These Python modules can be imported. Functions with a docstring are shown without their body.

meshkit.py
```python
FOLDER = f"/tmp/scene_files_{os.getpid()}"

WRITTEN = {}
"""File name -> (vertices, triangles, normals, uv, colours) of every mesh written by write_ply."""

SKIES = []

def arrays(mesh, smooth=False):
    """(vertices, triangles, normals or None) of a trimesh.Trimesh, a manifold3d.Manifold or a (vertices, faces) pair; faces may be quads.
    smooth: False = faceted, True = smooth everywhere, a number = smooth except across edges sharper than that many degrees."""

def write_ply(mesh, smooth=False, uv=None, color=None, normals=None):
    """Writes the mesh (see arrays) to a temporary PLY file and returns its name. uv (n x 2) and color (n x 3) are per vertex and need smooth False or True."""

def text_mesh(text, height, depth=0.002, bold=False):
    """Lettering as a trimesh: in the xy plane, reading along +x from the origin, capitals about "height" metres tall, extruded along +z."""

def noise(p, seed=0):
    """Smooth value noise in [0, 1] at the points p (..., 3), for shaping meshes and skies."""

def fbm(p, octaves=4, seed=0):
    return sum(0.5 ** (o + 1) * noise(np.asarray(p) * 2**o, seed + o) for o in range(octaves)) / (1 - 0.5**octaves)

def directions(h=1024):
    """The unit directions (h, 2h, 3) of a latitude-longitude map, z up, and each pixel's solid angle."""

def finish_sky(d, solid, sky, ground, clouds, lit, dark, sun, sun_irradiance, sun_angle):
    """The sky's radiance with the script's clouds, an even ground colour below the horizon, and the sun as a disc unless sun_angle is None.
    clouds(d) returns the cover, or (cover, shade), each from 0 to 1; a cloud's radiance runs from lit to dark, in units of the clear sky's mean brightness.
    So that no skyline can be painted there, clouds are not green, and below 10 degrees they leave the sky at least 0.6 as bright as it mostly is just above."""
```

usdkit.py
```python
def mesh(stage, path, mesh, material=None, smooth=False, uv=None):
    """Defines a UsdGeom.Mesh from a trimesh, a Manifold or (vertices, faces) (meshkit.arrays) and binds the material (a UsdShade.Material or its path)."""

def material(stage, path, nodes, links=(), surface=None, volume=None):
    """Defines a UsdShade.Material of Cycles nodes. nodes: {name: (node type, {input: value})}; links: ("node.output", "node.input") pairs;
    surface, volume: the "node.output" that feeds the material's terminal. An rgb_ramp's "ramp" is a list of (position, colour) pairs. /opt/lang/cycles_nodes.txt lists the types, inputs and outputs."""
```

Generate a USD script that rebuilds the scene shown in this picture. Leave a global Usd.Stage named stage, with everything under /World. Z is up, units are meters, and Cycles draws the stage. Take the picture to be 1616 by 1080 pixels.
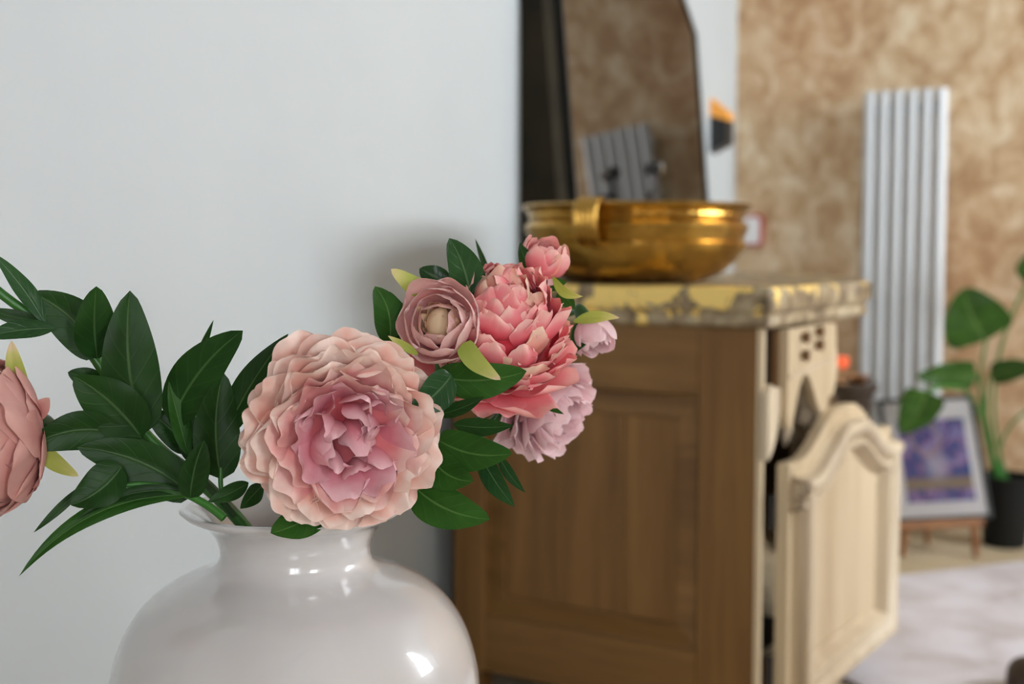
import math, random
import numpy as np, trimesh, usdkit, meshkit
from shapely.geometry import Polygon
from shapely import affinity
from pxr import Usd, UsdGeom, UsdLux, UsdShade, Gf, Sdf

stage = Usd.Stage.CreateInMemory()
UsdGeom.SetStageUpAxis(stage, 'Z')
UsdGeom.SetStageMetersPerUnit(stage, 1.0)
UsdGeom.Xform.Define(stage, '/World')
UsdGeom.Scope.Define(stage, '/World/Looks')
rad = math.radians

# ------------------------------------------------------------------ camera
FPX = 2000.0                                  # focal length in pixels of the 1616 px frame
YAW, PITCH = rad(27), math.atan(140 / 2000)   # turned to the left, a little down
CAM = np.array([1.28, 0.0, 0.86])
RIGHT = np.array([math.cos(YAW), math.sin(YAW), 0])
AHEAD = np.array([-math.sin(YAW), math.cos(YAW), 0])
FWD = AHEAD * math.cos(PITCH) - np.array([0, 0, math.sin(PITCH)])
UP = AHEAD * math.sin(PITCH) + np.array([0, 0, math.cos(PITCH)])
cam = UsdGeom.Camera.Define(stage, '/World/Camera')
cam.CreateHorizontalApertureAttr(36.0)
cam.CreateFocalLengthAttr(36.0 * FPX / 1616)
cam.CreateFStopAttr(4.2)
cam.CreateFocusDistanceAttr(0.965)
cam.CreateExposureAttr(0.62)
cam.CreateClippingRangeAttr(Gf.Vec2f(0.05, 1000))
cam.AddTransformOp().Set(Gf.Matrix4d(*RIGHT, 0, *UP, 0, *(-FWD), 0, *CAM, 1))

# ------------------------------------------------------------------ light: overcast sky, daylight through the windows
def sky():
    usdkit.material(stage, '/World/Looks/overcast_sky', {
        'tc': ('texture_coordinate', {}), 'no': ('noise_texture', {'scale': 2.5, 'detail': 4}),
        'ra': ('rgb_ramp', {'ramp': [(0.3, (0.72, 0.80, 0.92)), (0.7, (0.95, 0.97, 1.0))]}),
        'bg': ('background_shader', {'strength': 1.0})},
        [('tc.generated', 'no.vector'), ('no.fac', 'ra.fac'), ('ra.color', 'bg.color')], surface='bg.background')
dome = UsdLux.DomeLight.Define(stage, '/World/SkyLight')
dome.CreateIntensityAttr(1.0)
dome.CreateColorAttr(Gf.Vec3f(0.86, 0.92, 1.0))

def window_light(name, centre, target, w, h, power, color):
    l = UsdLux.RectLight.Define(stage, '/World/' + name)
    l.CreateWidthAttr(w); l.CreateHeightAttr(h); l.CreateIntensityAttr(power); l.CreateColorAttr(Gf.Vec3f(*color))
    c = np.array(centre, float); z = c - np.array(target, float); z /= np.linalg.norm(z)
    x = np.cross([0, 0, 1.0], z); x /= np.linalg.norm(x); y = np.cross(z, x)
    l.AddTransformOp().Set(Gf.Matrix4d(*x, 0, *y, 0, *z, 0, *c, 1))
    return l
RX, FY = 3.7, -1.9                            # right wall and the wall behind the camera
window_light('DaylightRight', (RX + 0.25, 3.25, 1.85), (0, 3.25, 1.85), 1.5, 1.5, 17.0, (0.90, 0.95, 1.0))
window_light('DaylightBehind', (2.65, FY - 0.25, 1.15), (2.65, 5, 1.15), 1.0, 1.9, 4.6, (0.93, 0.96, 1.0))
window_light('DaylightNear', (RX + 0.25, -0.75, 1.45), (0, -0.75, 1.45), 0.8, 1.1, 12.0, (0.93, 0.96, 1.0))

# ------------------------------------------------------------------ helpers
used = {}
def path_for(name, parent):
    base = '/World' if parent is None else str(parent.GetPath())
    k = used.get((base, name), 0); used[(base, name)] = k + 1
    return f'{base}/{name}' + (f'_{k:03d}' if k else '')

def said(prim, label=None, category=None, group=None, kind=None):
    for k, v in (('label', label), ('category', category), ('group', group), ('kind', kind)):
        if v: prim.SetCustomDataByKey(k, v)
    return prim

origin = {}
def thing(name, label, category, loc, group=None, kind=None):
    x = UsdGeom.Xform.Define(stage, path_for(name, None))
    x.AddTranslateOp().Set(Gf.Vec3d(*map(float, loc)))
    origin[str(x.GetPath())] = np.array(loc, float)
    return said(x.GetPrim(), label, category, group, kind)

def loc_of(parent):
    p = parent
    while p and str(p.GetPath()) != '/World':
        if str(p.GetPath()) in origin: return origin[str(p.GetPath())]
        p = p.GetParent()
    return np.zeros(3)

def obj(name, mesh, mat, parent=None, smooth=False, uv=None, label=None, category=None, group=None, kind=None):
    """One Mesh prim; geometry is given in world coordinates."""
    v, f = (np.asarray(mesh[0], float), np.asarray(mesh[1])) if isinstance(mesh, tuple) else (np.asarray(mesh.vertices), np.asarray(mesh.faces))
    if parent is None and category:      # a one-mesh thing, standing at its own base
        lo, hi = v.min(0), v.max(0)
        o = np.array([(lo[0] + hi[0]) / 2, (lo[1] + hi[1]) / 2, lo[2]])
        m = usdkit.mesh(stage, path_for(name, None), (v - o, f), L(mat), smooth=smooth, uv=uv)
        m.AddTranslateOp().Set(Gf.Vec3d(*map(float, o)))
    else:
        m = usdkit.mesh(stage, path_for(name, parent), (v - loc_of(parent), f), L(mat), smooth=smooth, uv=uv)
    if not smooth is False: pass
    return said(m.GetPrim(), label, category, group, kind)

def L(name): return UsdShade.Material.Get(stage, '/World/Looks/' + name)

def P(u, v, Z):
    """The point that stands at depth Z (metres along the optical axis) in the direction of pixel u, v."""
    return CAM + Z * (FWD + (u - 808) / FPX * RIGHT - (v - 540) / FPX * UP)

def on_plane(u, v, axis, value):
    d = FWD + (u - 808) / FPX * RIGHT - (v - 540) / FPX * UP
    return CAM + d * ((value - CAM[axis]) / d[axis])

def cat(ms): return trimesh.util.concatenate(ms)

def box(x0, x1, y0, y1, z0, z1, ch=0.0):
    if ch <= 0:
        m = trimesh.creation.box((x1 - x0, y1 - y0, z1 - z0))
    else:
        a, b, c = (x1 - x0) / 2, (y1 - y0) / 2, (z1 - z0) / 2
        pts = [(sx * (a - ch * (k != 0)), sy * (b - ch * (k != 1)), sz * (c - ch * (k != 2))) for sx in (-1, 1) for sy in (-1, 1) for sz in (-1, 1) for k in range(3)]
        m = trimesh.convex.convex_hull(np.array(pts))
    m.apply_translation(((x0 + x1) / 2, (y0 + y1) / 2, (z0 + z1) / 2))
    return m

def spline(pts, n=24):
    from scipy.interpolate import CubicSpline
    p = np.asarray(pts, float)
    if len(p) == 2: return p[0] + np.linspace(0, 1, n)[:, None] * (p[1] - p[0])
    t = np.r_[0, np.cumsum(np.linalg.norm(np.diff(p, axis=0), axis=1))]
    return CubicSpline(t, p)(np.linspace(0, t[-1], n))

def tube(pts, r, sides=10, caps=True):
    p = np.asarray(pts, float); n = len(p)
    r = np.broadcast_to(np.asarray(r, float), (n,)) if np.ndim(r) else np.full(n, r)
    t = np.gradient(p, axis=0); t /= np.linalg.norm(t, axis=1, keepdims=True) + 1e-12
    a = np.cross(t[0], [0, 0, 1.0] if abs(t[0][2]) < .9 else [1.0, 0, 0]); a /= np.linalg.norm(a)
    V = []
    for i in range(n):
        a = a - t[i] * np.dot(a, t[i]); a /= np.linalg.norm(a); b = np.cross(t[i], a)
        ang = np.arange(sides) * 2 * np.pi / sides
        V.append(p[i] + r[i] * (np.cos(ang)[:, None] * a + np.sin(ang)[:, None] * b))
    V = np.vstack(V); F = []
    for i in range(n - 1):
        for j in range(sides):
            k = (j + 1) % sides
            F += [(i * sides + j, i * sides + k, (i + 1) * sides + k), (i * sides + j, (i + 1) * sides + k, (i + 1) * sides + j)]
    if caps:
        V = np.vstack([V, p[0], p[-1]]); c0, c1 = len(V) - 2, len(V) - 1
        for j in range(sides):
            k = (j + 1) % sides
            F += [(c0, k, j), (c1, (n - 1) * sides + j, (n - 1) * sides + k)]
    return trimesh.Trimesh(V, F, process=False)

def lathe(profile, seg=72, centre=(0, 0, 0), n=None):
    p = np.asarray(profile, float)
    if n: p = spline(p, n)
    p[:, 0] = np.maximum(p[:, 0], 0)
    ang = np.arange(seg) * 2 * np.pi / seg
    V = np.stack([p[:, 0][:, None] * np.cos(ang), p[:, 0][:, None] * np.sin(ang), np.repeat(p[:, 1][:, None], seg, 1)], -1).reshape(-1, 3)
    F = []
    for i in range(len(p) - 1):
        for j in range(seg):
            k = (j + 1) % seg
            F += [(i * seg + j, i * seg + k, (i + 1) * seg + k), (i * seg + j, (i + 1) * seg + k, (i + 1) * seg + j)]
    return trimesh.Trimesh(V + np.array(centre), F, process=False)

def prism(poly, h, M=None):
    m = trimesh.creation.extrude_polygon(poly, h, engine='earcut')
    if M is not None: m.apply_transform(M)
    return m

def frame_matrix(ex, ey, ez, o):
    M = np.eye(4); M[:3, 0], M[:3, 1], M[:3, 2], M[:3, 3] = ex, ey, ez, o
    return M

def unit(v): v = np.asarray(v, float); return v / np.linalg.norm(v)
def camdir(r, u, b): return unit(r * RIGHT + u * UP - b * FWD)      # right, up, towards the viewer

# ------------------------------------------------------------------ materials
def mat(name, nodes, links, surface='p.BSDF'):
    return usdkit.material(stage, '/World/Looks/' + name, nodes, links, surface=surface)

def plain(name, color, rough=0.5, **kw):
    mat(name, {'p': ('principled_bsdf', {'base_color': color, 'roughness': rough, **kw})}, [])

def noisy(name, stops, scale=6, detail=5, rough=0.6, bump=0.0, bscale=40, stretch=(1, 1, 1), distortion=0.0, nrough=0.55, **kw):
    nodes = {'tc': ('texture_coordinate', {}), 'mp': ('mapping', {'scale': stretch}), 'no': ('noise_texture', {'scale': scale, 'detail': detail, 'roughness': nrough, 'distortion': distortion}),
             'ra': ('rgb_ramp', {'ramp': stops}), 'p': ('principled_bsdf', {'roughness': rough, **kw})}
    links = [('tc.object', 'mp.vector'), ('mp.vector', 'no.vector'), ('no.fac', 'ra.fac'), ('ra.color', 'p.base_color')]
    if bump:
        nodes['nb'] = ('noise_texture', {'scale': bscale, 'detail': 4}); nodes['bu'] = ('bump', {'strength': bump, 'distance': 0.004})
        links += [('mp.vector', 'nb.vector'), ('nb.fac', 'bu.height'), ('bu.normal', 'p.normal')]
    mat(name, nodes, links)

noisy('white_paint', [(0.35, (0.475, 0.51, 0.52)), (0.65, (0.50, 0.535, 0.54))], scale=2.2, rough=0.55, bump=0.06, bscale=60)
noisy('ceiling_paint', [(0.3, (0.50, 0.49, 0.46)), (0.7, (0.54, 0.53, 0.50))], rough=0.8)
noisy('sand_screed', [(0.35, (0.42, 0.33, 0.20)), (0.65, (0.55, 0.45, 0.30))], scale=3, rough=0.6, bump=0.1)
# raw plaster: mottled tan, pale swirls, pinker towards the old repairs
mat('raw_plaster', {
    'tc': ('texture_coordinate', {}), 'mp': ('mapping', {'scale': (1, 1, 0.8), 'rotation': (0, 0.5, 0)}),
    'n1': ('noise_texture', {'scale': 12.5, 'detail': 7, 'roughness': 0.62, 'distortion': 0.55}),
    'r1': ('rgb_ramp', {'ramp': [(0.34, (0.44, 0.275, 0.14)), (0.45, (0.54, 0.365, 0.205)), (0.53, (0.64, 0.47, 0.285)), (0.63, (0.76, 0.63, 0.44))]}),
    'n2': ('noise_texture', {'scale': 1.3, 'detail': 3, 'roughness': 0.5}),
    'r2': ('rgb_ramp', {'ramp': [(0.40, (0, 0, 0)), (0.62, (1, 1, 1))]}),
    'mx': ('mix_color', {'blend_type': 'multiply', 'b': (0.86, 0.74, 0.66)}),
    'nb': ('noise_texture', {'scale': 30, 'detail': 5}), 'bu': ('bump', {'strength': 0.25, 'distance': 0.004}),
    'p': ('principled_bsdf', {'roughness': 0.75})},
    [('tc.object', 'mp.vector'), ('mp.vector', 'n1.vector'), ('n1.fac', 'r1.fac'), ('tc.object', 'n2.vector'), ('n2.fac', 'r2.fac'),
     ('r1.color', 'mx.a'), ('r2.color', 'mx.fac'), ('mx.result', 'p.base_color'), ('mp.vector', 'nb.vector'), ('nb.fac', 'bu.height'), ('bu.normal', 'p.normal')])
noisy('rug_wool', [(0.30, (0.42, 0.36, 0.35)), (0.45, (0.56, 0.53, 0.55)), (0.62, (0.66, 0.64, 0.69))], scale=5, detail=5, rough=0.9, bump=0.4, bscale=160, distortion=0.6)
plain('glaze', (0.615, 0.60, 0.59), 0.22, coat_weight=1.0, coat_roughness=0.03, specular_ior_level=0.5, subsurface_weight=0.0)

def wood(name, a, b, rough=0.5, axis=2, scale=9, stretch=0.07, knots=True):
    st = [1.0, 1.0, 1.0]; st[axis] = stretch
    nodes = {'tc': ('texture_coordinate', {}), 'mp': ('mapping', {'scale': tuple(st)}),
             'n': ('noise_texture', {'scale': scale * 2.4, 'detail': 6, 'roughness': 0.6, 'distortion': 0.4}),
             'n2': ('noise_texture', {'scale': 3.2, 'detail': 3}),
             'ra': ('rgb_ramp', {'ramp': [(0.30, a), (0.70, b)]}),
             'r2': ('rgb_ramp', {'ramp': [(0.36, (0.72, 0.66, 0.60)), (0.55, (1, 1, 1))]}),
             'mx': ('mix_color', {'blend_type': 'multiply', 'fac': 0.8}),
             'bu': ('bump', {'strength': 0.15, 'distance': 0.002}), 'p': ('principled_bsdf', {'roughness': rough})}
    mat(name, nodes, [('tc.object', 'mp.vector'), ('mp.vector', 'n.vector'), ('n.fac', 'ra.fac'), ('mp.vector', 'n2.vector'), ('n2.fac', 'r2.fac'),
                      ('ra.color', 'mx.a'), ('r2.color', 'mx.b'), ('mx.result', 'p.base_color'), ('n.fac', 'bu.height'), ('bu.normal', 'p.normal')])
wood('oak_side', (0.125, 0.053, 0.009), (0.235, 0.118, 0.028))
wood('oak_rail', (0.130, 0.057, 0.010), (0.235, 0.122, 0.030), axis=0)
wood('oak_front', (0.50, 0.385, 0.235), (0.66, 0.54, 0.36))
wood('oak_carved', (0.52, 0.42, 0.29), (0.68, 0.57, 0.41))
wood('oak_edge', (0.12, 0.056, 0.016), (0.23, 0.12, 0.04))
wood('dark_wood_and_shade', (0.018, 0.011, 0.006), (0.05, 0.03, 0.015), rough=0.4)  # the table's own wood; on the drawer side it stands for shade
wood('easel_wood', (0.20, 0.08, 0.025), (0.34, 0.15, 0.05))
plain('cavity_shade', (0.012, 0.008, 0.005), 0.9)  # near-black that paints the shade inside the cabinet
GX = 0.312    # gold thinned past here, strong light on the front edge put into colour
# stone slab with worn gold leaf
mat('gilded_stone', {
    'tc': ('texture_coordinate', {}), 'n1': ('noise_texture', {'scale': 15, 'detail': 6, 'roughness': 0.62, 'distortion': 0.5}),
    'sx': ('separate_xyz', {}), 'hm': ('map_range', {'from_min': 0.0, 'from_max': 0.072, 'to_min': -0.12, 'to_max': 0.10}), 'tp': ('math', {'math_type': 'greater_than', 'value2': 0.0693}), 'tm': ('math', {'math_type': 'multiply_add', 'value2': -0.20}), 'ad': ('math', {'math_type': 'add'}),
    'rm': ('rgb_ramp', {'ramp': [(0.465, (0, 0, 0)), (0.50, (1, 1, 1))]}),
    'n2': ('noise_texture', {'scale': 28, 'detail': 6}), 'rs': ('rgb_ramp', {'ramp': [(0.3, (0.10, 0.07, 0.035)), (0.5, (0.25, 0.18, 0.10)), (0.7, (0.46, 0.38, 0.24))]}),
    'fx': ('map_range', {'from_min': GX - 0.03, 'from_max': GX, 'to_min': 0.0, 'to_max': -0.13, 'clamp': True}), 'a2': ('math', {'math_type': 'add'}), 'ps': ('principled_bsdf', {'roughness': 0.45}), 'pg': ('principled_bsdf', {'base_color': (0.93, 0.67, 0.21), 'metallic': 0.35, 'roughness': 0.42}),
    'bu': ('bump', {'strength': 0.4, 'distance': 0.004}), 'mx': ('mix_closure', {})},
    [('tc.object', 'n1.vector'), ('tc.object', 'sx.vector'), ('sx.z', 'hm.value'), ('n1.fac', 'ad.value1'), ('hm.result', 'tm.value3'), ('sx.z', 'tp.value1'), ('tp.value', 'tm.value1'), ('tm.value', 'ad.value2'), ('ad.value', 'a2.value1'), ('sx.x', 'fx.value'), ('fx.result', 'a2.value2'), ('a2.value', 'rm.fac'),
     ('tc.object', 'n2.vector'), ('n2.fac', 'rs.fac'), ('rs.color', 'ps.base_color'), ('n2.fac', 'bu.height'), ('bu.normal', 'ps.normal'), ('bu.normal', 'pg.normal'),
     ('rm.color', 'mx.fac'), ('ps.BSDF', 'mx.closure1'), ('pg.BSDF', 'mx.closure2')], surface='mx.closure')
# hammered brass
mat('hammered_brass', {
    'tc': ('texture_coordinate', {}), 'vo': ('voronoi_texture', {'scale': 70, 'feature': 'smooth_f1'}), 'no': ('noise_texture', {'scale': 9, 'detail': 5}),
    'ra': ('rgb_ramp', {'ramp': [(0.35, (0.30, 0.150, 0.022)), (0.65, (0.62, 0.385, 0.095))]}),
    'rr': ('rgb_ramp', {'ramp': [(0.3, (0.16, 0.16, 0.16)), (0.7, (0.30, 0.30, 0.30))]}),
    'bu': ('bump', {'strength': 0.35, 'distance': 0.004}), 'p': ('principled_bsdf', {'metallic': 1.0})},
    [('tc.object', 'vo.vector'), ('tc.object', 'no.vector'), ('no.fac', 'ra.fac'), ('ra.color', 'p.base_color'), ('no.fac', 'rr.fac'), ('rr.color', 'p.roughness'), ('vo.distance', 'bu.height'), ('bu.normal', 'p.normal')])
mat('smoked_mirror', {'g': ('glossy_bsdf', {'color': (0.29, 0.275, 0.26), 'roughness': 0.015})}, [], surface='g.BSDF')
plain('black_frame', (0.012, 0.014, 0.014), 0.35)
noisy('dark_backing', [(0.3, (0.012, 0.011, 0.008)), (0.7, (0.030, 0.024, 0.014))], rough=0.8, specular_ior_level=0.12)
plain('matt_black', (0.012, 0.012, 0.013), 0.35)
plain('chrome', (0.8, 0.8, 0.8), 0.1, metallic=1.0)
plain('white_enamel', (0.62, 0.645, 0.66), 0.35)
plain('amber_glass', (0.80, 0.33, 0.04), 0.25, emission_color=(1.0, 0.45, 0.08), emission_strength=0.12)
plain('red_plastic', (0.45, 0.03, 0.03), 0.4)
plain('white_plastic', (0.80, 0.79, 0.78), 0.4)
plain('white_card', (0.93, 0.92, 0.93), 0.7)
plain('copper', (0.75, 0.42, 0.22), 0.3, metallic=1.0)
plain('red_glass', (0.70, 0.10, 0.04), 0.15, emission_color=(1.0, 0.15, 0.05), emission_strength=0.35)
plain('black_pot', (0.012, 0.012, 0.010), 0.8, specular_ior_level=0.15)
plain('potting_soil', (0.03, 0.02, 0.012), 0.95)
plain('brown_leather', (0.035, 0.018, 0.010), 0.45)
mat('window_glass', {'t': ('transparent_bsdf', {}), 'g': ('glossy_bsdf', {'roughness': 0.0, 'color': (1, 1, 1)}), 'f': ('fresnel', {'IOR': 1.45}), 'm': ('mix_closure', {})},
    [('f.fac', 'm.fac'), ('t.BSDF', 'm.closure1'), ('g.BSDF', 'm.closure2')], surface='m.closure')
# the print: violet, blue, rose and sand brushed into one another, an abstract
mat('abstract_print', {
    'uv': ('uvmap', {'attribute': 'st'}), 'n1': ('noise_texture', {'scale': 3.2, 'detail': 4, 'distortion': 1.6}),
    'r1': ('rgb_ramp', {'ramp': [(0.28, (0.05, 0.04, 0.12)), (0.38, (0.02, 0.12, 0.46)), (0.45, (0.10, 0.07, 0.28)), (0.51, (0.34, 0.18, 0.48)), (0.57, (0.45, 0.36, 0.62)), (0.63, (0.06, 0.16, 0.52)), (0.70, (0.36, 0.13, 0.16)), (0.78, (0.45, 0.30, 0.30))]}),
    's': ('separate_xyz', {}), 'bn': ('math', {'math_type': 'add', 'value2': 0.0}), 'rb': ('rgb_ramp', {'ramp': [(0.13, (0, 0, 0)), (0.17, (1, 1, 1)), (0.26, (1, 1, 1)), (0.32, (0, 0, 0))]}),
    'm1': ('mix_color', {'b': (0.36, 0.27, 0.17)}),
    'd': ('vector_math', {'math_type': 'distance', 'vector2': (0.50, 0.44, 0)}), 'rd': ('rgb_ramp', {'ramp': [(0.04, (0.85, 0.85, 0.85)), (0.24, (0, 0, 0))]}), 'm2': ('mix_color', {'b': (0.62, 0.58, 0.68)}),
    'e': ('vector_math', {'math_type': 'distance', 'vector2': (0.40, 0.78, 0)}), 're': ('rgb_ramp', {'ramp': [(0.16, (0, 0, 0)), (0.20, (0.8, 0.8, 0.8)), (0.25, (0, 0, 0))]}), 'm3': ('mix_color', {'b': (0.55, 0.40, 0.36)}),
    'p': ('principled_bsdf', {'roughness': 0.5})},
    [('uv.UV', 'n1.vector'), ('n1.fac', 'r1.fac'), ('uv.UV', 's.vector'), ('s.y', 'bn.value1'), ('bn.value', 'rb.fac'), ('rb.color', 'm1.fac'), ('r1.color', 'm1.a'),
     ('uv.UV', 'd.vector1'), ('d.value', 'rd.fac'), ('rd.color', 'm2.fac'), ('m1.result', 'm2.a'), ('uv.UV', 'e.vector1'), ('e.value', 're.fac'), ('re.color', 'm3.fac'), ('m2.result', 'm3.a'), ('m3.result', 'p.base_color')])

def petal_mat(name, stops, trans=0.28, tint=(1.0, 0.72, 0.66)):
    """Fabric petal: colour runs from the base to the hem of the petal (its dye, with shade of the gaps darkened into some bases), fine ribs along it."""
    mat(name, {
        'uv': ('uvmap', {'attribute': 'st'}), 's': ('separate_xyz', {}), 'mp': ('mapping', {'scale': (26, 1.2, 1)}), 'no': ('noise_texture', {'scale': 1.0, 'detail': 3}),
        'oi': ('geometry', {}), 'n2': ('noise_texture', {'scale': 45, 'detail': 2}), 'mr': ('map_range', {'from_min': 0.3, 'from_max': 0.7, 'to_min': -0.13, 'to_max': 0.13}),
        'ad': ('math', {'math_type': 'add'}), 'ra': ('rgb_ramp', {'ramp': stops}), 'tm': ('mix_color', {'blend_type': 'multiply', 'fac': 1.0, 'b': tint}),
        'bu': ('bump', {'strength': 0.18, 'distance': 0.0012}), 'p': ('principled_bsdf', {'roughness': 0.62, 'specular_ior_level': 0.25, 'sheen_weight': 0.12}), 't': ('translucent_bsdf', {}), 'm': ('mix_closure', {'fac': trans})},
        [('uv.UV', 's.vector'), ('uv.UV', 'mp.vector'), ('mp.vector', 'no.vector'), ('oi.position', 'n2.vector'), ('n2.fac', 'mr.value'), ('s.y', 'ad.value1'), ('mr.result', 'ad.value2'), ('ad.value', 'ra.fac'),
         ('ra.color', 'p.base_color'), ('ra.color', 'tm.a'), ('tm.result', 't.color'), ('no.fac', 'bu.height'), ('bu.normal', 'p.normal'), ('p.BSDF', 'm.closure1'), ('t.BSDF', 'm.closure2')], surface='m.closure')
petal_mat('petal_blush', [(0.0, (0.56, 0.13, 0.10)), (0.55, (0.74, 0.28, 0.22)), (0.82, (0.87, 0.52, 0.43)), (1.0, (0.94, 0.77, 0.68))], trans=0.12)  # base is part dye, part shade painted between the petals
petal_mat('petal_rose', [(0.0, (0.46, 0.06, 0.08)), (0.55, (0.68, 0.20, 0.21)), (0.82, (0.83, 0.43, 0.40)), (1.0, (0.92, 0.68, 0.61))], trans=0.10)  # base deepened to paint shade into the gaps
petal_mat('petal_heart', [(0.0, (0.42, 0.05, 0.08)), (0.5, (0.68, 0.22, 0.27)), (1.0, (0.87, 0.56, 0.60))], trans=0.10)  # base darkened to paint shade into the bowl of the bloom
petal_mat('petal_coral', [(0.0, (0.64, 0.035, 0.06)), (0.35, (0.80, 0.12, 0.16)), (0.72, (0.88, 0.28, 0.30)), (1.0, (0.94, 0.58, 0.52))], trans=0.2, tint=(1.0, 0.45, 0.40))
petal_mat('petal_cream', [(0.0, (0.80, 0.22, 0.16)), (0.5, (0.88, 0.42, 0.34)), (1.0, (0.92, 0.70, 0.54))])
petal_mat('petal_lilac', [(0.0, (0.78, 0.38, 0.44)), (0.5, (0.85, 0.55, 0.59)), (1.0, (0.92, 0.74, 0.75))], tint=(1.0, 0.78, 0.82))
petal_mat('petal_dusky', [(0.0, (0.70, 0.22, 0.22)), (0.5, (0.87, 0.50, 0.48)), (1.0, (0.93, 0.70, 0.66))])
petal_mat('petal_antique', [(0.0, (0.50, 0.13, 0.12)), (0.5, (0.66, 0.29, 0.26)), (1.0, (0.80, 0.47, 0.42))], trans=0.18)
petal_mat('stamen_cream', [(0.0, (0.70, 0.48, 0.28)), (1.0, (0.86, 0.68, 0.45))])
petal_mat('sepal_lime', [(0.0, (0.30, 0.38, 0.06)), (0.6, (0.46, 0.50, 0.12)), (0.88, (0.66, 0.62, 0.25)), (1.0, (0.80, 0.62, 0.42))], tint=(0.9, 1.0, 0.4))

def leaf_mat(name, dark, light, vein, rough=0.42, trans=0.22):
    """Silk leaf: printed midrib and side veins, a slight sheen."""
    mat(name, {
        'uv': ('uvmap', {'attribute': 'st'}), 's': ('separate_xyz', {}), 'c': ('math', {'math_type': 'subtract', 'value2': 0.5}), 'a': ('math', {'math_type': 'absolute'}),
        'rm': ('rgb_ramp', {'ramp': [(0.0, (1, 1, 1)), (0.016, (0.8, 0.8, 0.8)), (0.035, (0, 0, 0))]}),
        'k': ('math', {'math_type': 'multiply', 'value2': -0.55}), 'q': ('math', {'math_type': 'add'}), 'f': ('math', {'math_type': 'multiply', 'value2': 6.0}), 'fr': ('math', {'math_type': 'fraction'}),
        'rv': ('rgb_ramp', {'ramp': [(0.0, (0.20, 0.20, 0.20)), (0.05, (0.12, 0.12, 0.12)), (0.10, (0, 0, 0)), (0.95, (0, 0, 0)), (1.0, (0.20, 0.20, 0.20))]}),
        'mxv': ('math', {'math_type': 'maximum'}), 'g': ('geometry', {}), 'n': ('noise_texture', {'scale': 22, 'detail': 3}), 'rc': ('rgb_ramp', {'ramp': [(0.35, dark), (0.68, light)]}),
        'm1': ('mix_color', {'b': vein}), 'bu': ('bump', {'strength': 0.35, 'distance': 0.0015}), 'inv': ('math', {'math_type': 'subtract', 'value1': 1.0}),
        'p': ('principled_bsdf', {'roughness': rough, 'specular_ior_level': 0.25}), 'tm': ('mix_color', {'blend_type': 'multiply', 'fac': 1.0, 'b': (0.9, 1.0, 0.35)}), 't': ('translucent_bsdf', {}), 'm': ('mix_closure', {'fac': trans})},
        [('uv.UV', 's.vector'), ('s.x', 'c.value1'), ('c.value', 'a.value1'), ('a.value', 'rm.fac'), ('a.value', 'k.value1'), ('k.value', 'q.value1'), ('s.y', 'q.value2'), ('q.value', 'f.value1'), ('f.value', 'fr.value1'), ('fr.value', 'rv.fac'),
         ('rm.color', 'mxv.value1'), ('rv.color', 'mxv.value2'), ('g.position', 'n.vector'), ('n.fac', 'rc.fac'), ('rc.color', 'm1.a'), ('mxv.value', 'm1.fac'), ('m1.result', 'p.base_color'), ('m1.result', 'tm.a'), ('tm.result', 't.color'),
         ('mxv.value', 'inv.value2'), ('inv.value', 'bu.height'), ('bu.normal', 'p.normal'), ('p.BSDF', 'm.closure1'), ('t.BSDF', 'm.closure2')], surface='m.closure')
leaf_mat('leaf_dark', (0.010, 0.042, 0.007), (0.020, 0.074, 0.012), (0.06, 0.13, 0.04))
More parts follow.
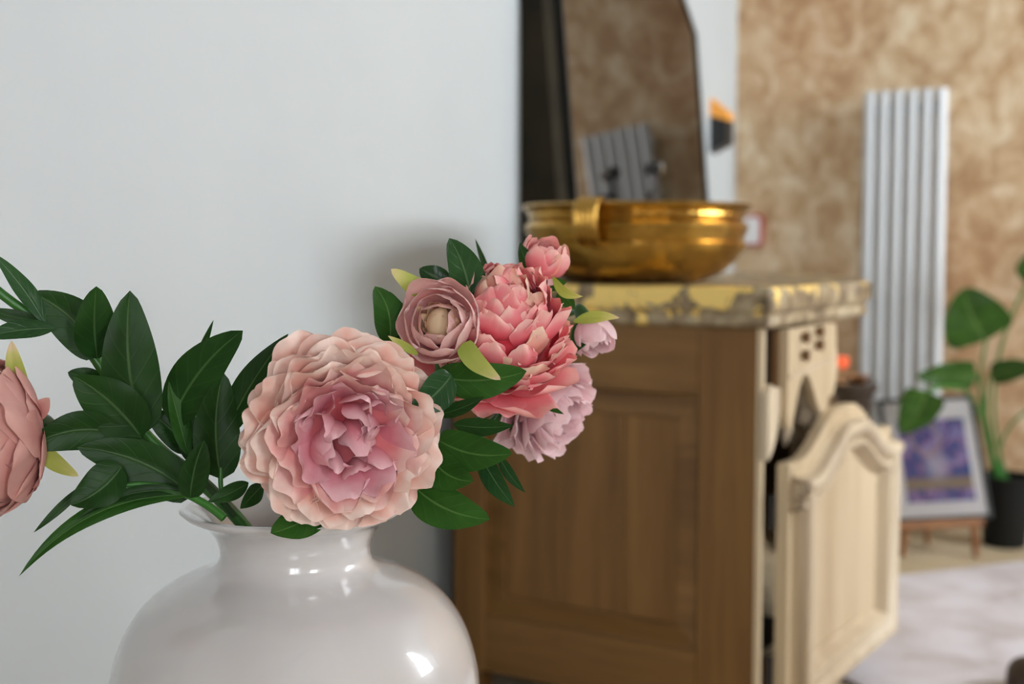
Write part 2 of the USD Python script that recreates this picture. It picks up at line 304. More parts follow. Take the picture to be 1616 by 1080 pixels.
leaf_mat('leaf_mid', (0.022, 0.085, 0.012), (0.040, 0.135, 0.020), (0.09, 0.20, 0.05))
leaf_mat('leaf_gloss', (0.018, 0.060, 0.020), (0.032, 0.095, 0.030), (0.10, 0.18, 0.08), rough=0.26)
leaf_mat('houseplant_leaf', (0.020, 0.060, 0.006), (0.040, 0.105, 0.012), (0.09, 0.16, 0.04), rough=0.35)
plain('stem_green', (0.035, 0.16, 0.02), 0.35)
plain('stem_dark', (0.020, 0.075, 0.012), 0.4)

# ------------------------------------------------------------------ the room
YB, CEIL = 4.17, 2.6
def struct(name, mesh, m, label, parent=None, smooth=False):
    return obj(name, mesh, m, parent, smooth=smooth, label=label, kind='structure' if parent is None else None)
struct('floor', box(-0.1, RX + 0.1, FY - 0.1, YB + 0.1, -0.1, 0), 'sand_screed', 'sandy tan bare floor')
struct('ceiling', box(-0.1, RX + 0.1, FY - 0.1, YB + 0.1, CEIL, CEIL + 0.1), 'ceiling_paint', 'plain white ceiling')
struct('wall_left', box(-0.1, 0, FY - 0.1, YB + 0.1, 0, CEIL), 'white_paint', 'smooth white painted wall behind the vase and the mirror')
struct('wall_back', box(0, RX + 0.1, YB, YB + 0.1, 0, CEIL), 'raw_plaster', 'bare mottled brown plaster wall at the far end')

def wall_with_hole(axis, a0, a1, h0, h1, o0, o1, z0, z1):
    """A wall slab along x or y with one opening."""
    out = []
    for (p0, p1, q0, q1) in ((a0, o0, 0, CEIL), (o1, a1, 0, CEIL), (o0, o1, 0, z0), (o0, o1, z1, CEIL)):
        if p1 - p0 > 1e-6 and q1 - q0 > 1e-6:
            out.append(box(h0, h1, p0, p1, q0, q1) if axis == 'y' else box(p0, p1, h0, h1, q0, q1))
    return cat(out)
WY0, WY1, WZ0, WZ1 = 2.5, 4.0, 1.1, 2.55
VY0, VY1, VZ0, VZ1 = -1.15, -0.35, 0.9, 2.0
struct('wall_right', cat([box(RX, RX + 0.1, a, b, c, d) for a, b, c, d in ((FY - 0.1, VY0, 0, CEIL), (VY0, VY1, 0, VZ0), (VY0, VY1, VZ1, CEIL), (VY1, WY0, 0, CEIL), (WY0, WY1, 0, WZ0), (WY0, WY1, WZ1, CEIL), (WY1, YB + 0.1, 0, CEIL))]), 'raw_plaster', 'bare plaster wall with the two side windows')
DX0, DX1, DZ1 = 2.1, 3.2, 2.15
struct('wall_front', wall_with_hole('x', 0, RX, FY - 0.1, FY, DX0, DX1, 0.02, DZ1), 'raw_plaster', 'bare plaster wall with the glazed garden door')

def glazed(name, label, axis, at, a0, a1, z0, z1, nx, nz):
    t = thing(name, label, None, (at, a0, z0) if axis == 'y' else (a0, at, z0), kind='structure')
    def bx(p0, p1, q0, q1, th=0.05, off=0.0):
        return box(at - th / 2 + off, at + th / 2 + off, p0, p1, q0, q1) if axis == 'y' else box(p0, p1, at - th / 2 + off, at + th / 2 + off, q0, q1)
    fr = 0.06
    obj('frame', cat([bx(a0, a0 + fr, z0, z1), bx(a1 - fr, a1, z0, z1), bx(a0 + fr, a1 - fr, z0, z0 + fr), bx(a0 + fr, a1 - fr, z1 - fr, z1)]), 'white_plastic', t)
    xs, zs = np.linspace(a0 + fr, a1 - fr, nx + 1), np.linspace(z0 + fr, z1 - fr, nz + 1)
    for x in xs[1:-1]: obj('glazing_bar', bx(x - 0.025, x + 0.025, z0 + fr, z1 - fr, 0.03), 'white_plastic', t)
    for i in range(nx):
        for j in range(nz):
            obj('pane', bx(xs[i] + .025, xs[i + 1] - .025, zs[j] + .003, zs[j + 1] - .003, 0.004), 'window_glass', t)
    for z in zs[1:-1]: obj('glazing_bar', bx(a0 + fr, a1 - fr, z - 0.012, z + 0.012, 0.026), 'white_plastic', t)
glazed('window_1', 'white framed side window with small panes', 'y', RX + 0.05, WY0, WY1, WZ0, WZ1, 3, 2)
glazed('window_2', 'white framed narrow side window nearer the viewer', 'y', RX + 0.05, VY0, VY1, VZ0, VZ1, 2, 2)
glazed('door_1', 'white glazed garden door', 'x', FY - 0.05, DX0, DX1, 0.02, DZ1, 2, 3)

# ------------------------------------------------------------------ cabinet (an old oak vanity, set a little askew to the wall)
CA = rad(27 - 32)                                         # turned 5 degrees
CX_, CY_ = np.array([math.cos(CA), math.sin(CA), 0]), np.array([-math.sin(CA), math.cos(CA), 0])   # out from the wall, along the wall
CO = np.array([0.066, 2.13, 0.0])                         # near back corner on the floor
CM = frame_matrix(CX_, CY_, np.array([0, 0, 1.0]), CO)
W, LEN, ZT = 0.62, 1.41, 0.735                            # depth, length, top of the carcass (underside of the slab)
def cb(x0, x1, y0, y1, z0, z1, ch=0.002):
    m = box(x0, x1, y0, y1, z0, z1, ch); m.apply_transform(CM); return m
def cpt(x, y, z): return CO + CX_ * x + CY_ * y + np.array([0, 0, z])

cab = thing('cabinet', 'old oak cabinet with carved front, its door and drawer ajar, carrying the brass bowl', 'cabinet', CO)
T = 0.024
obj('stile', cb(0, 0.072, 0, T, 0.05, ZT), 'oak_side', cab)
obj('stile', cb(0.515, W, 0, T, 0.05, ZT), 'oak_side', cab)
obj('rail', cb(0.072, 0.515, 0.001, T, 0.615, ZT), 'oak_rail', cab, label='plain top rail of the side')
obj('rail', cb(0.072, 0.515, 0.001, T, 0.05, 0.16), 'oak_rail', cab)
# moulding round the side panel, mitred
def ring_mould(x0, x1, z0, z1, prof):
    """prof: (inset, depth y) pairs from the outer edge inwards."""
    V, F = [], []
    for d, y in prof:
        V += [(x0 + d, y, z0 + d), (x1 - d, y, z0 + d), (x1 - d, y, z1 - d), (x0 + d, y, z1 - d)]
    for i in range(len(prof) - 1):
        for j in range(4):
            k = (j + 1) % 4
            F += [(i * 4 + j, i * 4 + k, (i + 1) * 4 + k), (i * 4 + j, (i + 1) * 4 + k, (i + 1) * 4 + j)]
    m = trimesh.Trimesh(np.array(V), F, process=False); m.apply_transform(CM); return m
obj('panel_moulding', ring_mould(0.068, 0.519, 0.156, 0.619, [(0, 0.002), (0.004, 0.004), (0.006, 0.014), (0.010, 0.015), (0.040, 0.008), (0.046, 0.0075), (0.049, 0.015), (0.055, 0.0165)]), 'oak_rail', cab)
for (x0, x1) in ((0.115, 0.2185), (0.2195, 0.3665), (0.3675, 0.478)):
    obj('board', cb(x0, x1, 0.0125 + 0.001 * (x0 > .3), 0.022, 0.195, 0.58, 0.001), 'oak_side', cab)
obj('back', cb(0, 0.012, T, LEN, 0.05, ZT), 'oak_edge', cab)
obj('far_side', cb(0.012, 0.13, LEN - T, LEN, 0.05, ZT), 'oak_edge', cab)
obj('shade_lining', cat([cb(0.02, W - 0.10, T, T + 0.004, 0.06, ZT - 0.004), cb(0.02, W - 0.12, T + .004, 0.60, 0.06, 0.066), cb(0.012, 0.018, T, LEN - T, 0.066, ZT - .004)]), 'cavity_shade', cab)  # added thin sheets that carry the painted dark of the cavity
for x, y in ((0.03, 0.03), (W - 0.05, 0.03), (0.04, LEN - 0.05), (W - 0.17, 0.70)):
    obj('foot', cb(x - 0.028, x + 0.028, y - 0.028, y + 0.028, 0, 0.052, 0.006), 'oak_side', cab)
from shapely.geometry import LineString
fp = prism(LineString([(W - 0.095, 0.60), (W - 0.18, 0.82), (W - 0.31, 1.07), (W - 0.435, 1.29), (0.120, 1.385)]).buffer(0.012, quad_segs=3), ZT - 0.05); fp.apply_translation((0, 0, 0.05)); fp.apply_transform(CM)
obj('curved_front', fp, 'oak_front', cab)
# front frame: near stile with its shaped bracket, far stile with a scroll
def front_piece(poly, x0, x1, tag):
    """poly in (y, z) of the cabinet, thick from x0 to x1."""
    m = trimesh.creation.extrude_polygon(poly, x1 - x0, engine='earcut')
    M = CM @ frame_matrix(np.array([0, 1.0, 0]), np.array([0, 0, 1.0]), np.array([1.0, 0, 0]), np.array([x0, 0, 0]))
    m.apply_transform(M); return m
def smooth_poly(pts, n=60):
    p = np.asarray(pts, float)
    q = spline(np.vstack([p, p[:1]]), n)[:-1]
    return Polygon(q).buffer(0)
obj('front_stile', front_piece(Polygon([(0, 0.05), (0.013, 0.05), (0.013, ZT), (0, ZT)]), W, W + 0.010, ''), 'oak_front', cab, label='pale lit edge of the near front corner')
brk = Polygon([(0.000, 0.625), (0.012, 0.640), (0.030, 0.632), (0.048, 0.632), (0.072, 0.628), (0.066, 0.605), (0.052, 0.580), (0.042, 0.555), (0.030, 0.535), (0.015, 0.520), (0.0, 0.512)])
obj('carved_bracket', front_piece(brk, W + 0.004, W + 0.022, ''), 'oak_carved', cab)
drawer = obj('drawer', cb(W - 0.30, W + 0.006, 0.050, 0.064, 0.605, ZT - 0.006), 'dark_wood_and_shade', cab, label='inner side of the drawer, shade in the gap painted dark')  # darker colour here paints the shade beside the drawer
obj('drawer_lip', cb(W + 0.006, W + 0.018, 0.0495, 0.0645, 0.600, ZT - 0.006), 'oak_edge', drawer)
dr_out = Polygon([(0.058 + (y_ - 0.072) * 0.80, z_) for y_, z_ in [(0.072, 0.600), (0.074, 0.575), (0.082, 0.560), (0.095, 0.560), (0.110, 0.575), (0.122, 0.592), (0.135, 0.615), (0.160, 0.640), (0.185, 0.648), (0.21, 0.640), (0.24, 0.615), (0.265, 0.59), (0.29, 0.57), (0.32, 0.565), (0.345, 0.58), (0.35, 0.60), (0.35, ZT - 0.004), (0.072, ZT - 0.004)]])
obj('drawer_front', front_piece(dr_out, W + 0.018, W + 0.034, ''), 'oak_front', drawer, label='pale drawer front with scalloped lower edge')
obj('drawer_bead', front_piece(Polygon([(0.064, 0.645), (0.275, 0.662), (0.275, 0.669), (0.064, 0.652)]), W + 0.034, W + 0.038, ''), 'oak_carved', drawer)
for y, z in ((0.125, 0.714), (0.125, 0.682), (0.200, 0.720), (0.200, 0.696)):
    k = lathe([(0, 0.018), (0.006, 0.017), (0.009, 0.012), (0.005, 0.004), (0.007, 0)], 16)
    k.apply_scale((0.6, 1.35, 1.0))
    k.apply_transform(CM @ frame_matrix(np.array([0, 1.0, 0]), np.array([0, 0, 1.0]), np.array([1.0, 0, 0]), np.array([W + 0.032, y, z])))
    obj('drawer_knob', k, 'oak_edge', drawer, smooth=50)
obj('drawer_box', cat([cb(W - 0.30, W + 0.018, 0.26, 0.272, 0.605, ZT - 0.01), cb(W - 0.30, W - 0.29, 0.064, 0.26, 0.605, ZT - 0.01)]), 'oak_edge', drawer)
# far stile: a turned-out scroll seen past the drawer
sc = smooth_poly([(0.300, 0.596), (0.330, 0.596), (0.345, 0.62), (0.352, 0.655), (0.342, 0.690), (0.335, ZT - 0.010), (0.302, ZT - 0.010), (0.297, 0.66), (0.290, 0.62)], 90)
obj('carved_scroll', front_piece(sc, W - 0.01, W + 0.026, ''), 'oak_front', cab, label='scrolled bracket beside the drawer')
obj('front_post', cb(W - 0.05, W - 0.02, 0.310, 0.340, 0.05, ZT), 'oak_front', cab)
lump = lathe([(0, 0.115), (0.012, 0.108), (0.022, 0.085), (0.024, 0.06), (0.017, 0.04), (0.021, 0.02), (0.012, 0.004), (0, 0)], 20, n=30)
lump.apply_translation(cpt(W - 0.004, 0.262, 0.535)); obj('carved_boss', lump, 'oak_carved', cab, smooth=60)
lump2 = lathe([(0, 0.095), (0.008, 0.09), (0.014, 0.06), (0.009, 0.02), (0, 0)], 16, n=20)
lump2.apply_translation(cpt(W - 0.010, 0.17, 0.510)); obj('carved_boss', lump2, 'oak_carved', cab, smooth=60)

# door: hinged at the near stile, standing about 15 degrees open
DA = rad(1)
dy, dx = CY_ * math.cos(DA) + CX_ * math.sin(DA), CX_ * math.cos(DA) - CY_ * math.sin(DA)
DO = cpt(W + 0.026, 0.032, 0)
DL, DB, DS, DP = 0.585, 0.05, 0.503, 0.575               # width, bottom, shoulder height, crown height
def door_top(s):
    """S-shaped shoulders rising to a rounded crown."""
    a = np.abs(s - DL / 2) / (DL / 2)
    t = np.clip((0.80 - a) / (0.80 - 0.12), 0, 1); t = t * t * (3 - 2 * t)
    return DS + (DP - DS) * t
def door_outline(n=70):
    s = np.linspace(DL, 0, n)
    return np.vstack([[(0, DB)], [(DL, DB)], np.c_[s, door_top(s)]])
base_out = door_outline()
def inset(p, d):
    """Moves each vertex of the outline inwards by d, mitred."""
    q = np.roll(p, 1, 0); r = np.roll(p, -1, 0)
    e0 = p - q; e1 = r - p
    e0 /= np.linalg.norm(e0, axis=1, keepdims=True); e1 /= np.linalg.norm(e1, axis=1, keepdims=True)
    n0 = np.c_[-e0[:, 1], e0[:, 0]]; n1 = np.c_[-e1[:, 1], e1[:, 0]]
    m = n0 + n1; m /= np.linalg.norm(m, axis=1, keepdims=True)
    return p + m * (d / np.maximum(np.sum(m * n0, 1), 0.3))[:, None]
DM = frame_matrix(dy, np.array([0, 0, 1.0]), dx, DO)
def loft(profile, cap=False):
    """profile: (inset, height out of the door) pairs; a closed moulding all round the outline."""
    n = len(base_out); V, F = [], []
    for d, h in profile:
        q = inset(base_out, d); V.append(np.c_[q, np.full(n, h)])
    V = np.vstack(V)
    for i in range(len(profile) - 1):
        for j in range(n):
            k = (j + 1) % n
            F += [(i * n + j, i * n + k, (i + 1) * n + k), (i * n + j, (i + 1) * n + k, (i + 1) * n + j)]
    m = trimesh.Trimesh(V, F, process=False)
    if cap:
        c = prism(Polygon(inset(base_out, profile[-1][0])).buffer(0), 0.0005)
        c.apply_translation((0, 0, profile[-1][1] - 0.0005)); m = cat([m, c])
    m.apply_transform(DM); return m
door = obj('door', loft([(0.0, 0.0), (0.0, 0.020), (0.002, 0.0225), (0.020, 0.0225), (0.024, 0.030), (0.030, 0.034)]), 'oak_front', cab, smooth=35, label='open door with crowned top and stepped mouldings')
obj('door_back', (lambda m: (m.apply_transform(DM), m)[1])(prism(Polygon(base_out).buffer(-0.002), 0.006)), 'oak_edge', door)
obj('outer_moulding', loft([(0.026, 0.030), (0.027, 0.046), (0.031, 0.052), (0.040, 0.055), (0.048, 0.053), (0.054, 0.046), (0.058, 0.036), (0.062, 0.033)]), 'oak_carved', door, smooth=40)
obj('inner_moulding', loft([(0.062, 0.030), (0.064, 0.042), (0.068, 0.046), (0.074, 0.046), (0.079, 0.040), (0.082, 0.026), (0.088, 0.016)]), 'oak_carved', door, smooth=40)
obj('door_panel', loft([(0.086, 0.012), (0.086, 0.016), (0.100, 0.024), (0.102, 0.024)], cap=True), 'oak_front', door, smooth=30)
for z in (0.14, 0.42):
    hg = trimesh.creation.cylinder(0.005, 0.06); hg.apply_translation(cpt(W + 0.020, 0.024, z)); obj('hinge', hg, 'matt_black', door)

# slab: stone top with worn gold leaf, shaped front, moulded edge
so = np.array([(-0.02, -0.022), (W + 0.030, -0.022), (W + 0.036, 0.02), (W + 0.034, 0.30), (W + 0.030, 0.36), (W + 0.036, 0.395), (W + 0.044, 0.43), (W + 0.042, 0.50), (W + 0.015, 0.60), (W - 0.08, 0.83), (W - 0.22, 1.08), (W - 0.36, 1.30), (0.16, 1.43), (0.10, 1.46), (-0.02, 1.46)])
def slab_mesh():
    P0 = Polygon(so).buffer(-0.010).buffer(0.010, quad_segs=4)
    ms = []
    ring = [(0.012, 0.0), (0.006, 0.006), (0.006, 0.016), (0.011, 0.022), (0.003, 0.030), (0.000, 0.036), (0.000, 0.062), (0.004, 0.068), (0.012, 0.070)]
    pts = []
    base = P0.exterior.segmentize(0.012)
    q = np.array(base.coords)[:-1]
    if not P0.exterior.is_ccw: q = q[::-1]
    n = len(q); V = []; F = []
    e = np.roll(q, -1, 0) - np.roll(q, 1, 0); e /= np.linalg.norm(e, axis=1, keepdims=True); nn = np.c_[-e[:, 1], e[:, 0]]
    rng = np.random.default_rng(4)
    for d, z in ring:
        p3 = np.c_[q + nn * d, np.full(n, z)]
        j = (meshkit.fbm(p3 * np.array([28, 28, 40]), 3, seed=5) - 0.5)
        p3[:, :2] -= nn * (j * 0.005)[:, None]
        V.append(p3)
    V = np.vstack(V)
    for i in range(len(ring) - 1):
        for j in range(n):
            k = (j + 1) % n
            F += [(i * n + j, i * n + k, (i + 1) * n + k), (i * n + j, (i + 1) * n + k, (i + 1) * n + j)]
    side = trimesh.Trimesh(V, F, process=False)
    top = prism(Polygon(V[-n:, :2]).buffer(0.0005), 0.001); top.apply_translation((0, 0, 0.069))
    bot = prism(Polygon(V[:n, :2]).buffer(0.0005), 0.001)
    return cat([side, top, bot])
sl = slab_mesh(); sl.apply_translation((0, 0, ZT)); sl.apply_transform(CM)
obj('countertop', sl, 'gilded_stone', None, smooth=35, label='thick stone countertop with worn gold leaf edge on the oak cabinet', category='countertop')
SLABTOP = ZT + 0.070

# ------------------------------------------------------------------ brass bowl on the slab
bc = P(1003, 400, 2.38); bc[2] = SLABTOP
prof = [(0.0, 0.002), (0.095, 0.0), (0.130, 0.005), (0.162, 0.020), (0.185, 0.041), (0.198, 0.059), (0.204, 0.068), (0.2045, 0.074), (0.199, 0.078), (0.201, 0.084), (0.206, 0.095), (0.2085, 0.103), (0.205, 0.110), (0.198, 0.114), (0.199, 0.119), (0.203, 0.123), (0.202, 0.128), (0.206, 0.132), (0.213, 0.138), (0.215, 0.142), (0.211, 0.145), (0.204, 0.143), (0.196, 0.130), (0.192, 0.105), (0.175, 0.060), (0.13, 0.025), (0.0, 0.015)]
bowl = thing('brass_bowl', 'wide hammered brass bowl with ribbed handle on the countertop', 'bowl', bc)
obj('body', lathe(prof, 120, bc), 'hammered_brass', bowl, smooth=40)
def handle(ang):
    er = np.array([math.cos(ang), math.sin(ang), 0]); et = np.array([-math.sin(ang), math.cos(ang), 0])
    ms = []
    for k in range(5):
        o = (k - 2) * 0.0085
        pts = [bc + er * r + et * o + np.array([0, 0, z]) for r, z in ((0.208, 0.142), (0.224, 0.147), (0.240, 0.138), (0.246, 0.115), (0.242, 0.092), (0.228, 0.076), (0.200, 0.070))]
        ms.append(tube(spline(pts, 22), 0.0052, 10))
    return cat(ms)
to_cam = math.atan2(CAM[1] - bc[1], CAM[0] - bc[0])
obj('handle', handle(to_cam - 0.36), 'hammered_brass', bowl, smooth=50)
obj('handle', handle(to_cam - 0.42 + math.pi), 'hammered_brass', bowl, smooth=50)

# tap standing behind the bowl
tp = on_plane(1030, 300, 0, 0.155); tp[2] = SLABTOP
tap = thing('basin_tap', 'slim black tap with cylindrical head standing behind the brass bowl', 'tap', tp)
hz = on_plane(1030, 266, 0, 0.155)[2]
obj('post', tube([tp, tp + [0, 0, 0.03], np.array([tp[0], tp[1], hz])], [0.014, 0.0055, 0.0055]), 'matt_black', tap, smooth=40)
hd = trimesh.creation.cylinder(0.0155, 0.034, sections=32); hd.apply_transform(trimesh.geometry.align_vectors([0, 0, 1], RIGHT)); hd.apply_translation((tp[0], tp[1], hz)); obj('head', hd, 'matt_black', tap, smooth=40)
cp = trimesh.creation.cylinder(0.0158, 0.008, sections=32); cp.apply_transform(trimesh.geometry.align_vectors([0, 0, 1], RIGHT)); cp.apply_translation(np.array([tp[0], tp[1], hz]) + RIGHT * 0.0212); obj('end_cap', cp, 'chrome', tap, smooth=40, label='shiny end cap of the tap head')
obj('spout', tube(spline([np.array([tp[0], tp[1], hz - .06]), np.array([tp[0], tp[1], hz - .06]) + unit(bc - tp) * 0.05, np.array([tp[0], tp[1], hz - .075]) + unit(bc - tp) * 0.10], 10), 0.006), 'matt_black', tap, smooth=40)

# ------------------------------------------------------------------ mirror leaning back on the white wall
def mirror():
    y0, y1 = 2.61, 3.56
    z0, z1 = 0.83, 1.635
    xb, xt, yawd = 0.118, 0.050, 0.0        # how far the face stands off the wall at the bottom / top; near end a little further
    def pt(y, z, extra=0.0):
        k = (z - z0) / (z1 - z0); q = (y1 - y) / (y1 - y0)
        return np.array([xb + (xt - xb) * k + yawd * q - yawd + extra, y, z])
    c = 0.14
    out = [(y0, z0), (y1, z0), (y1, z1 - c), (y1 - c, z1), (y0 + c, z1), (y0, z1 - c)]
    mx = thing('wall_mirror', 'smoked mirror with clipped top corners in deep black casing, behind the bowl', 'mirror', pt((y0 + y1) / 2, z0) * [0, 1, 1])
    def slab(poly, e0, e1):
        V = [pt(y, z, e0) for y, z in poly] + [pt(y, z, e1) for y, z in poly]; n = len(poly)
        F = [(0, i + 1, i) for i in range(1, n - 1)] + [(n, n + i, n + i + 1) for i in range(1, n - 1)]
        for i in range(n):
            k = (i + 1) % n; F += [(i, k, n + k), (i, n + k, n + i)]
        return trimesh.Trimesh(np.array(V), F)
    def shrink(d):
        return list(Polygon(out).buffer(-d, join_style=2).exterior.coords)[:-1]
    ins = shrink(0.012)
    if Polygon(ins).exterior.is_ccw is False: ins = ins[::-1]
    obj('glass', slab(ins, -0.004, 0.001), 'smoked_mirror', mx)
    # frame ring
    V, F = [], []
    n = len(out)
    order = ins
    # match ring vertices by nearest corner
    inn = [min(order, key=lambda q: (q[0] - p[0]) ** 2 + (q[1] - p[1]) ** 2) for p in out]
    for p in out: V += [pt(*p, -0.014), pt(*p, 0.006)]
    for p in inn: V += [pt(*p, 0.006), pt(*p, -0.004)]
    for i in range(n):
        k = (i + 1) % n; a, b = 2 * i, 2 * k; c_, d = 2 * n + 2 * i, 2 * n + 2 * k
        for q in ((a, b, b + 1, a + 1), (a + 1, b + 1, d, c_), (c_, d, d + 1, c_ + 1)): F += [(q[0], q[1], q[2]), (q[0], q[2], q[3])]
    obj('frame', trimesh.Trimesh(np.array(V), F), 'black_frame', mx)
    # deep casing back to the wall
    back = [(y - 0.06 * (y < (y0 + y1) / 2), z) for y, z in out]
    V = [np.array([0.002, y, z]) for y, z in back] + [pt(y, z, -0.013) for y, z in back]
    F = [(0, i + 1, i) for i in range(1, n - 1)] + [(n, n + i, n + i + 1) for i in range(1, n - 1)]
    for i in range(n):
        k = (i + 1) % n; F += [(i, k, n + k), (i, n + k, n + i)]
    obj('casing', trimesh.Trimesh(np.array(V), F), 'dark_backing', mx)
mirror()

# ------------------------------------------------------------------ wall things at the far end
sc0 = on_plane(1120, 197, 0, 0.0)
sconce = thing('wall_sconce', 'small wedge-shaped black and amber wall light by the room corner', 'wall light', sc0)
def wedge(z00, z01, z10, z11, wy=0.07):
    V = []
    for y in (sc0[1], sc0[1] + wy):
        V += [(0.0, y, z00), (0.056, y, z10), (0.056, y, z11), (0.0, y, z01)]
    return trimesh.convex.convex_hull(np.array(V))
zc = sc0[2]
obj('shade', wedge(zc - 0.088, zc + 0.028, zc - 0.060, zc + 0.012), 'matt_black', sconce)
obj('lens', wedge(zc + 0.0285, zc + 0.085, zc + 0.0125, zc + 0.035), 'amber_glass', sconce, label='amber glass upper part')

pl = on_plane(1184, 364, 1, YB)
plate = thing('wall_plate', 'white rounded wall plate with red edge on the plaster wall past the bowl', 'wall plate', pl)
def plate_mesh(w, h, y0, y1, r):
    q = Polygon([(-w + r, -h + r), (w - r, -h + r), (w - r, h - r), (-w + r, h - r)]).buffer(r)
    m = prism(q, y1 - y0); m.apply_transform(frame_matrix(np.array([1.0, 0, 0]), np.array([0, 0, 1.0]), np.array([0, -1.0, 0]), np.array([pl[0], YB - y0, pl[2]]))); return m
obj('surround', plate_mesh(0.046, 0.052, 0.0, 0.020, 0.014), 'red_plastic', plate, label='red edge')
obj('face', plate_mesh(0.038, 0.044, 0.020, 0.026, 0.010), 'white_plastic', plate)

# radiator: six tall oval columns and two collectors
ra0, ra1 = on_plane(1364, 143, 1, YB - 0.07), on_plane(1498, 143, 1, YB - 0.07)
rz1 = on_plane(1431, 143, 1, YB - 0.07)[2]; rz0 = 0.16
radiator = thing('radiator', 'tall white column radiator on the bare plaster wall', 'radiator', ((ra0[0] + ra1[0]) / 2, YB - 0.07, rz0))
step = (ra1[0] - ra0[0]) / 6
for k in range(6):
    xc = ra0[0] + (k + 0.5) * step
    ang = np.arange(20) * 2 * np.pi / 20
    q = Polygon(np.c_[np.sign(np.cos(ang)) * np.abs(np.cos(ang)) ** 0.8 * step * 0.44, np.sin(ang) * 0.024])
    m = prism(q, rz1 - rz0); m.apply_translation((xc, YB - 0.07, rz0)); obj('column', m, 'white_enamel', radiator, smooth=40)
for z in (rz0 + 0.03, rz1 - 0.07):
    obj('collector', box(ra0[0] + 0.01, ra1[0] - 0.01, YB - 0.048, YB - 0.018, z, z + 0.035, 0.004), 'white_enamel', radiator)
for x in (ra0[0] + 0.03, ra1[0] - 0.03):
    obj('valve_pipe', tube([(x, YB - 0.05, rz0 + 0.035), (x, YB - 0.05, 0.0)], 0.008), 'white_enamel', radiator, smooth=40)
    obj('bracket', box(x - 0.01, x + 0.01, YB - 0.045, YB, rz1 - 0.06, rz1 - 0.04), 'white_enamel', radiator)

# rug
e0, e1 = on_plane(1380, 918, 2, 0.0), on_plane(1640, 888, 2, 0.0)
d = unit(e1 - e0); nrm = np.array([d[1], -d[0], 0])
r0 = e0 - d * 0.55; r1 = e0 + d * 1.9
rq = Polygon([r0[:2], r1[:2], (r1 + nrm * 2.3)[:2], (r0 + nrm * 2.3)[:2]])
foot = Polygon([cpt(*q_, 0)[:2] for q_ in ((-0.02, -0.02), (W + 0.012, -0.02), (W + 0.012, 0.60), (W - 0.08, 0.75), (W - 0.28, 1.10), (0.16, 1.42), (-0.02, 1.42))])
rq = rq.difference(foot)
rq = max(getattr(rq, 'geoms', [rq]), key=lambda g: g.area)
rm = trimesh.creation.extrude_polygon(rq, 0.010, engine='earcut')
obj('rug', rm, 'rug_wool', None, label='pale lilac grey mottled rug on the sandy floor', category='rug')

# dark wooden side table with copper dish and red glass
tb = P(1348, 605, 3.55); tz = tb[2]; tb = np.array([tb[0], tb[1], 0])
table = thing('pedestal_table', 'small dark wooden pedestal table in front of the radiator', 'table', tb)
obj('tabletop', lathe([(0, tz - 0.022), (0.062, tz - 0.022), (0.068, tz - 0.016), (0.068, tz - 0.004), (0.064, tz), (0, tz)], 40, tb), 'dark_wood_and_shade', table, smooth=35)
obj('pedestal', lathe([(0.055, 0.04), (0.05, 0.10), (0.034, 0.2), (0.040, tz - 0.2), (0.045, tz - 0.06), (0.058, tz - 0.022)], 32, tb, n=24), 'dark_wood_and_shade', table, smooth=50)
obj('base', lathe([(0, 0), (0.085, 0), (0.085, 0.02), (0.06, 0.04), (0, 0.04)], 32, tb), 'dark_wood_and_shade', table, smooth=35)
dc = tb + RIGHT * 0.012 + np.array([0, 0, tz])
obj('copper_dish', lathe([(0, 0.0), (0.016, 0.0), (0.028, 0.012), (0.032, 0.022), (0.030, 0.022), (0.02, 0.008), (0, 0.005)], 32, dc), 'copper', None, smooth=45, label='small shiny copper dish on the dark pedestal table', category='dish')
gc = tb - RIGHT * 0.034 + np.array([0, 0, tz])
glass = thing('candle_glass', 'red glowing candle glass on a slim foot on the pedestal table', 'candle holder', gc)
obj('foot', lathe([(0, 0), (0.012, 0), (0.012, 0.003), (0.004, 0.006), (0.003, 0.038), (0.008, 0.042), (0, 0.042)], 24, gc), 'copper', glass, smooth=45)
obj('cup', lathe([(0, 0.042), (0.012, 0.043), (0.017, 0.055), (0.0165, 0.074), (0.0145, 0.074), (0.014, 0.056), (0, 0.048)], 24, gc), 'red_glass', glass, smooth=45)

# framed print on a little easel
fz = 3.60
A, B_, C_, D_ = P(1406, 630, fz + 0.12), P(1556, 627, fz + 0.11), P(1567, 818, fz - 0.01), P(1412, 826, fz + 0.0)
A = D_ + (A - D_); 
ex = unit((C_ - D_)); ey = (A - D_); ey = unit(ey - ex * np.dot(ey, ex)); ez = np.cross(ex, ey)
if np.dot(ez, CAM - D_) < 0: ez = -ez
FW, FH = np.linalg.norm(C_ - D_), 0.5 * (np.linalg.norm(A - D_) + np.linalg.norm(B_ - C_))
FMx = frame_matrix(ex, ey, ez, D_)
def fbox(x0, x1, y0, y1, z0, z1, ch=0.0):
    m = box(x0, x1, y0, y1, z0, z1, ch); m.apply_transform(FMx); return m
pic = thing('framed_print', 'black framed abstract print in violet and blue with white mount on the easel', 'picture', D_ + ex * FW / 2)
b = 0.010
obj('frame', cat([fbox(0, FW, 0, b, -0.012, 0.010), fbox(0, FW, FH - b, FH, -0.012, 0.010), fbox(0, b, b, FH - b, -0.012, 0.010), fbox(FW - b, FW, b, FH - b, -0.012, 0.010)]), 'black_frame', pic)
obj('mount', fbox(b, FW - b, b, FH - b, -0.010, 0.000), 'white_card', pic)
q = np.array([(FW * .165, FH * .15, .001), (FW * .86, FH * .15, .001), (FW * .86, FH * .815, .001), (FW * .165, FH * .815, .001)])
